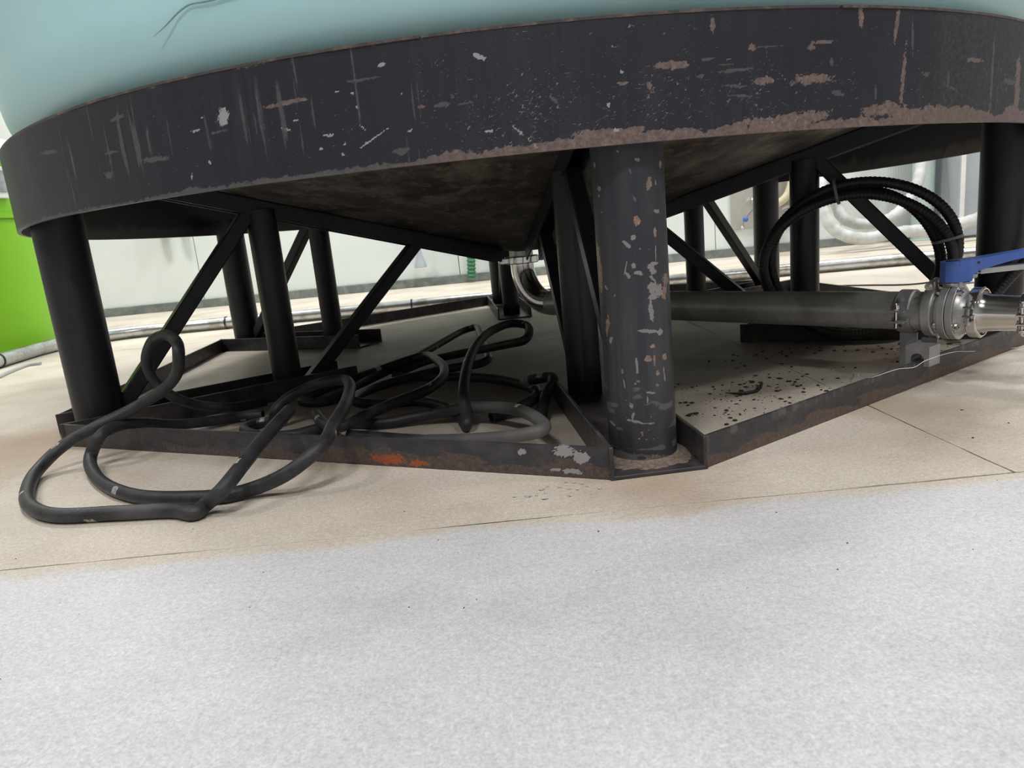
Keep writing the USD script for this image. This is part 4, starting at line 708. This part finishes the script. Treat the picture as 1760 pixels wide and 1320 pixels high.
# a hose hanging down behind the right post
hp = [(2.15, 1.70, 0.0145), (1.93, 1.72, 0.0145), (1.85, 1.735, 0.08), (1.81, 1.75, 0.28), (1.74, 1.76, 0.46), (1.63, 1.77, 0.53), (1.535, 1.78, 0.49), (1.475, 1.785, 0.415), (1.43, 1.785, 0.33), (1.375, 1.79, 0.24), (1.30, 1.80, 0.15), (1.235, 1.80, 0.075), (1.20, 1.80, 0.03)]
hh = thing('hanging_hose', 'black ribbed hose arching down across the right-hand post', 'hose')
p = spline(hp, 0.003); obj('tube', sweep(p, 0.013 + 0.0009 * np.sin(np.arange(len(p)) * 2 * np.pi / 3), 16), M['ribbed'], hh, smooth=70)

# ------------------------------------------------------------------ floor pipe with ties, cables, string
fp = [(-2.30, 2.55, 0.036), (-2.42, 3.33, 0.036), (-2.46, 3.75, 0.036), (-2.40, 4.0, 0.036), (-2.20, 4.14, 0.036), (-1.7, 4.16, 0.036), (-0.6, 4.12, 0.036), (0.5, 4.13, 0.036), (1.9, 4.06, 0.036), (2.7, 3.98, 0.036), (4.2, 3.85, 0.036)]
fpo = thing('floor_pipe', 'long silver steel pipe lying on the floor behind the tank stand', 'pipe')
P_ = spline(fp, 0.03); obj('pipe_body', sweep(P_, 0.0345, 32), M['floorpipe'], fpo, smooth=60)
def pipe_tie(pt, dirn, k):
    Mt = frame(pt, (0, 0, 1), norm(dirn))
    band = lathe([(0.0347, -0.005), (0.0375, -0.005), (0.0375, 0.005), (0.0347, 0.005)], 28, Mt)
    tail = bar(np.array(pt) + [0.0, -0.036, -0.005], np.array(pt) + [0.012, -0.055, -0.024], 0.006, 0.0025, (0, 0, 1), 0.0005)
    t = thing('cable_tie', TIE_LABELS[k], 'cable tie')
    obj('band', band, M['darkcable'], t); obj('tail', tail, M['darkcable'], t)
TIE_LABELS = ['dark cable tie round the floor pipe at the left edge, below the lime tub', 'dark cable tie round the silver floor pipe between the left posts', 'dark cable tie round the floor pipe seen behind the third brace']
for k, ix in enumerate([(-2.415, 3.30), (-1.66, 4.16), (-0.535, 4.12)]):
    j = np.argmin(np.linalg.norm(P_[:, :2] - np.array(ix), axis=1)); pipe_tie(P_[j], P_[j + 1] - P_[j - 1], k)
def cable(name, label, pts, r, mt, cat_='cable'):
    p = spline(pts, 0.01); tm = sweep(p, r, 10); return obj(name, tm, mt, label=label, cat=cat_, smooth=60)
cable('cable', 'thin black cable on the floor behind the ribbed hose coil', WIRE, 0.0035, M['darkcable'])
gc = cable('cable', 'pale grey cable end lying on the floor at the left edge under the pipe', CABLE, 0.009, M['greycable'])
cable('string', 'fine white string draped over the right base plate and onto the floor', STRING, 0.0007, M['string'], 'string')

# ------------------------------------------------------------------ background things
bn = thing('plastic_tub', 'round lime green plastic tub with white lid at the left edge', 'tub')
def rbox(x0, x1, y0, y1, z0, z1, r0, grow=0.0):
    rows = []
    base_ = sbox(x0, y0, x1, y1)
    for z, g in ((z0, -0.02), (z0 + 0.02, 0.0), ((z0 + z1) / 2, grow / 2), (z1 - 0.012, grow), (z1, grow - 0.012)):
        pg = base_.buffer(-r0).buffer(r0 + g, 12); c_ = np.array(pg.exterior.coords)[:-1]; rows.append(np.c_[c_, np.full(len(c_), z)])
    n = min(len(r) for r in rows); rows = [r[np.linspace(0, len(r) - 1, n).astype(int)] for r in rows]
    V = np.vstack(rows + [rows[0].mean(0)[None], rows[-1].mean(0)[None]]); F = []
    for i in range(len(rows) - 1):
        for j in range(n):
            k = (j + 1) % n; F += [[i * n + j, i * n + k, (i + 1) * n + k], [i * n + j, (i + 1) * n + k, (i + 1) * n + j]]
    b0, t0 = len(V) - 2, len(V) - 1; e = (len(rows) - 1) * n
    for j in range(n):
        k = (j + 1) % n; F += [[b0, k, j], [t0, e + j, e + k]]
    tm = trimesh.Trimesh(V, F, process=False)
    if tm.volume < 0: tm.invert()
    return tm
BC = (-3.01, 3.91)
def drum(rows): return lathe([(1e-4, rows[0][1])] + rows + [(1e-4, rows[-1][1])], 72, frame((BC[0], BC[1], 0), (1, 0, 0)))
obj('tub_body', drum([(0.43, 0.0), (0.455, 0.02), (0.462, 0.06), (0.470, 0.70), (0.470, 0.715)]), M['lime'], bn, smooth=40)
obj('rib', drum([(0.470, 0.716), (0.486, 0.722), (0.486, 0.742), (0.470, 0.748)]), M['lime'], bn, smooth=40)
obj('tub_upper', drum([(0.462, 0.749), (0.472, 0.99), (0.482, 1.0), (0.482, 1.035), (0.470, 1.04)]), M['lime'], bn, smooth=40)
obj('lid', drum([(0.470, 1.041), (0.496, 1.045), (0.496, 1.075), (0.46, 1.13), (0.30, 1.15)]), M['white'], bn, smooth=40)
for k, dg in enumerate((-15, -62)):
    lt = obj('latch', bx(0.024, 0.12, 0.16, (0.481, 0, 0.90), 0.004, M=frame((BC[0], BC[1], 0), (math.cos(math.radians(dg)), math.sin(math.radians(dg)), 0))), M['white'], bn)
    obj('latch_grip', bx(0.006, 0.085, 0.11, (0.4965, 0, 0.905), 0.002, M=frame((BC[0], BC[1], 0), (math.cos(math.radians(dg)), math.sin(math.radians(dg)), 0))), M['galv'], lt)

ss = thing('wall_box', 'stainless steel service plate on the back wall with small valves', 'service panel')
obj('back_plate', bx(0.66, 0.02, 0.86, (2.40, YW1 - 0.012, 0.235 + 0.43), 0.003), M['ssplate'], ss, smooth=False)
wv = thing('wall_valve', 'small wall valve with long lever and blue knob on the stainless plate', 'valve')
zc = 0.455
obj('valve_body', cat(sweep([(2.30, YW1 - 0.024, zc), (2.30, YW1 - 0.12, zc)], 0.035, 20), sweep([(2.22, YW1 - 0.10, zc + 0.01), (2.42, YW1 - 0.10, zc - 0.01)], 0.028, 20), sweep([(2.245, YW1 - 0.10, zc + 0.01), (2.265, YW1 - 0.10, zc + 0.01)], 0.04, 20), sweep([(2.36, YW1 - 0.10, zc), (2.38, YW1 - 0.10, zc)], 0.04, 20)), M['steel'], wv)
obj('lever', bar((2.27, YW1 - 0.15, zc), (2.13, YW1 - 0.15, zc - 0.155), 0.014, 0.007, (0, 1, 0), 0.002), M['steel'], wv)
kb = trimesh.creation.icosphere(3, 0.024); kb.apply_translation((2.145, YW1 - 0.17, zc - 0.137)); obj('knob', kb, M['blue'], wv, label='round blue knob')
kb = trimesh.creation.icosphere(3, 0.018); kb.apply_translation((2.125, YW1 - 0.15, zc - 0.205)); obj('end_cap', cat(kb, bar((2.135, YW1 - 0.15, zc - 0.15), (2.125, YW1 - 0.15, zc - 0.205), 0.012, 0.007, (0, 1, 0))), M['steel'], wv)
wt = obj('pressure_tap', cat(sweep([(2.56, YW1 - 0.024, 0.42), (2.56, YW1 - 0.13, 0.42)], 0.03, 20), sweep([(2.48, YW1 - 0.10, 0.38), (2.64, YW1 - 0.10, 0.44)], 0.022, 16), sweep([(2.56, YW1 - 0.1, 0.30), (2.56, YW1 - 0.1, 0.42)], 0.018, 16)), M['steel'], label='small steel tap on the wall plate below the beige hose', cat='tap')
bh = thing('beige_hose', 'short beige hose curving down to the stainless wall plate', 'hose')
obj('tube', sweep(spline([(2.585, 6.20, 0.98), (2.58, 6.20, 0.72), (2.565, 6.20, 0.57), (2.52, 6.19, 0.48), (2.46, 6.18, 0.435), (2.425, 6.18, 0.425)], 0.02), 0.034, 20), M['beigehose'], bh, smooth=60)
obj('band', sweep([(2.588, 6.20, 0.80), (2.587, 6.20, 0.74)], 0.038, 20), M['white'], bh)

def ribbed_hose(name, label, pts, r=0.046, mt=None):
    o = thing(name, label, 'hose'); p = spline(pts, 0.012); rr = r + 0.0018 * np.sin(np.arange(len(p)) * 0.9)
    obj('tube', sweep(p, rr, 22), mt or M['greyhose'], o, smooth=70); return o
ribbed_hose('suction_hose', 'pale grey wrapped hose hanging down the back wall beside the grey cabinet', [(3.40, 6.29, 1.72), (3.40, 6.12, 1.66), (3.46, 5.97, 1.25)] + WHOSE1 + [(2.82, 6.05, 0.95), (2.86, 6.14, 1.25), (2.86, 6.29, 1.36)], 0.043)
ribbed_hose('suction_hose', 'pale grey hose lying in a low bend on the floor by the back wall', [(2.73, 6.29, 1.02), (2.72, 6.08, 0.97), (2.62, 5.80, 0.74)] + [(x, y, max(z, 0.049)) for x, y, z in WHOSE2] + [(4.60, 5.58, 0.25), (5.0, 5.55, 0.07), (5.6, 5.5, 0.0495)], 0.047)
cb = thing('metal_cabinet', 'grey-blue metal cabinet standing at the back wall on the right', 'cabinet')
obj('body', bx(1.1, 0.52, 1.9, (4.30, 6.03, 0.97), 0.006), M['greypanel'], cb, smooth=False)
obj('edge_trim', bx(0.035, 0.012, 1.86, (3.775, 5.765, 0.97), 0.002), M['white'], cb, smooth=False)
obj('plinth', bx(1.06, 0.48, 0.03, (4.30, 6.03, 0.0155), 0.002), M['kick'], cb, smooth=False)
cp = thing('column_pipe', 'pale green upright round duct between the grey hose and the cabinet', 'duct')
M['paleduct'] = plain('pale_green_duct', (0.46, 0.56, 0.53), rough=0.35, var=0.04)
obj('duct', cyl(0.085, 0.002, 2.4, 40, frame((3.63, 6.06, 0), (1, 0, 0)), 0.002), M['paleduct'], cp)
obj('flange', cyl(0.11, 0.001, 0.012, 40, frame((3.63, 6.06, 0), (1, 0, 0)), 0.002), M['paleduct'], cp)
gh = thing('green_hose', 'green spiral hose hanging at the back wall beyond the drain elbow', 'hose')
t = np.linspace(0, 1, 220); gpth = np.c_[-0.215 - 0.05 * t, np.full_like(t, 6.22), 0.62 - 0.585 * t]
obj('tube', sweep(gpth, 0.036 + 0.004 * np.sin(t * 2 * np.pi * 18), 20), M['green'], gh, smooth=70)
be = thing('hose_nozzle', 'grey bell-shaped hose nozzle hanging against the back wall', 'nozzle')
obj('bell', lathe([(0.012, 0.335), (0.020, 0.335), (0.026, 0.28), (0.040, 0.235), (0.052, 0.20), (0.056, 0.175), (0.050, 0.172), (0.03, 0.25), (0.012, 0.30)], 32, frame((-0.70, 6.24, 0), (1, 0, 0))), M['greypanel'], be)
obj('cord', sweep([(-0.70, 6.24, 0.33), (-0.69, 6.26, 0.9)], 0.006, 10), M['darkcable'], be)
for k, (x, lab, mt) in enumerate(((-2.93, 'pale grey pipe stub on the back wall, left of its dark twin', M['galv']), (-2.76, 'dark grey pipe stub on the back wall, right of its pale twin', M['darkcable']))):
    g = thing('wall_stub', lab, 'pipe stub')
    obj('stub', sweep([(x, 6.25, 0.662), (x, 6.25, 0.95)], 0.034, 22), mt, g); obj('collar', sweep([(x, 6.25, 0.69), (x, 6.25, 0.72)], 0.038, 22), mt, g)
    obj('wall_plate', bx(0.12, 0.03, 0.12, (x, 6.30, 0.93), 0.004), mt, g)

# ------------------------------------------------------------------ dirt and crumbs on the floor
rnd = np.random.default_rng(5)
def clods(pts, rmin, rmax, seed, flat=0.5):
    r2 = np.random.default_rng(seed); out = []
    for x, y, z in pts:
        s = trimesh.creation.icosphere(1, 1.0); v = s.vertices * (0.25 + 1.4 * meshkit.noise(s.vertices * 1.6 + r2.uniform(0, 99, 3)))[:, None]
        r = rmin + (rmax - rmin) * r2.random() ** 3; v = v * (r * r2.uniform(0.6, 1.5), r * r2.uniform(0.6, 1.5), r * flat)
        a = r2.uniform(0, 6.28); R_ = np.array([[math.cos(a), -math.sin(a), 0], [math.sin(a), math.cos(a), 0], [0, 0, 1]]); v = v @ R_.T
        out.append(trimesh.Trimesh(v + (x, y, z - v[:, 2].min()), s.faces, process=False))
    return cat(*out)
aB, bC = corner('B', +1), corner('C', -1); pu = norm(bC - aB); nin = np.cross([0, 0, 1.0], pu); nin = nin if nin @ (C - aB) > 0 else -nin
pts = []
while len(pts) < 800:
    s, d = rnd.uniform(0.02, 1.15), 0.02 + 0.55 * rnd.random() ** 1.4
    p = aB + pu * s + nin * d
    if abs((p - C) @ np.cross([0, 0, 1.0], norm(pol(1, ANG['C']) - C))) < 0.09 or abs((p - C) @ np.cross([0, 0, 1.0], norm(pol(1, ANG['B']) - C))) < 0.09: continue
    if np.linalg.norm(p[:2] - ax(0.02)[:2]) < 0.055: continue
    dens = meshkit.fbm(np.array([[p[0] * 7, p[1] * 7, 0.0]]), 3, 61)[0]
    if dens > 0.47 or rnd.random() < 0.15: pts.append((p[0], p[1], 0.0))
obj('dirt', clods(pts, 0.0008, 0.0052, 71, 0.32), M['dirt'], label='dark crumbs of dirt scattered inside the right base plate', cat='dirt', kind='stuff', smooth=False)
pts = []
while len(pts) < 150:
    x, y = rnd.uniform(-1.6, 1.7), rnd.uniform(0.65, 1.5)
    s = (np.array([x, y, 0]) - aB) @ pu; d = (np.array([x, y, 0]) - aB) @ nin
    if y < 1.035 or d < -0.03 and x > 0.32: pts.append((x, y, 0.0))
obj('grit', clods(pts, 0.0004, 0.0016, 72, 0.6), M['dirt'], label='tiny dark grit specks on the open floor in front of the stand', cat='grit', kind='stuff', smooth=False)
pts = [(0.06 + rnd.normal(0, 0.035), 1.025 + rnd.normal(0, 0.018), 0.0) for _ in range(46)]
pts = [(x, min(y, 1.043 + (0.136 - x) * 0.44 - 0.01), z) for x, y, z in pts]
obj('mortar_crumbs', clods(pts, 0.0008, 0.004, 73, 0.4), M['mortar'], label='pale mortar crumbs on the floor by the foot of the front post', cat='crumbs', kind='stuff', smooth=False)
rp = [(0.475, 1.515, 0.004), (0.50, 1.50, 0.004), (0.54, 1.505, 0.005), (0.565, 1.54, 0.011), (0.572, 1.575, 0.006)]
obj('rubber_scrap', sweep(spline(rp, 0.004), np.interp(np.linspace(0, 1, len(spline(rp, 0.004))), [0, 0.3, 0.8, 1], [0.001, 0.0034, 0.004, 0.002]), 8), M['darkcable'], label='thin curled black rubber scrap on the floor right of the front post', cat='scrap', smooth=60)
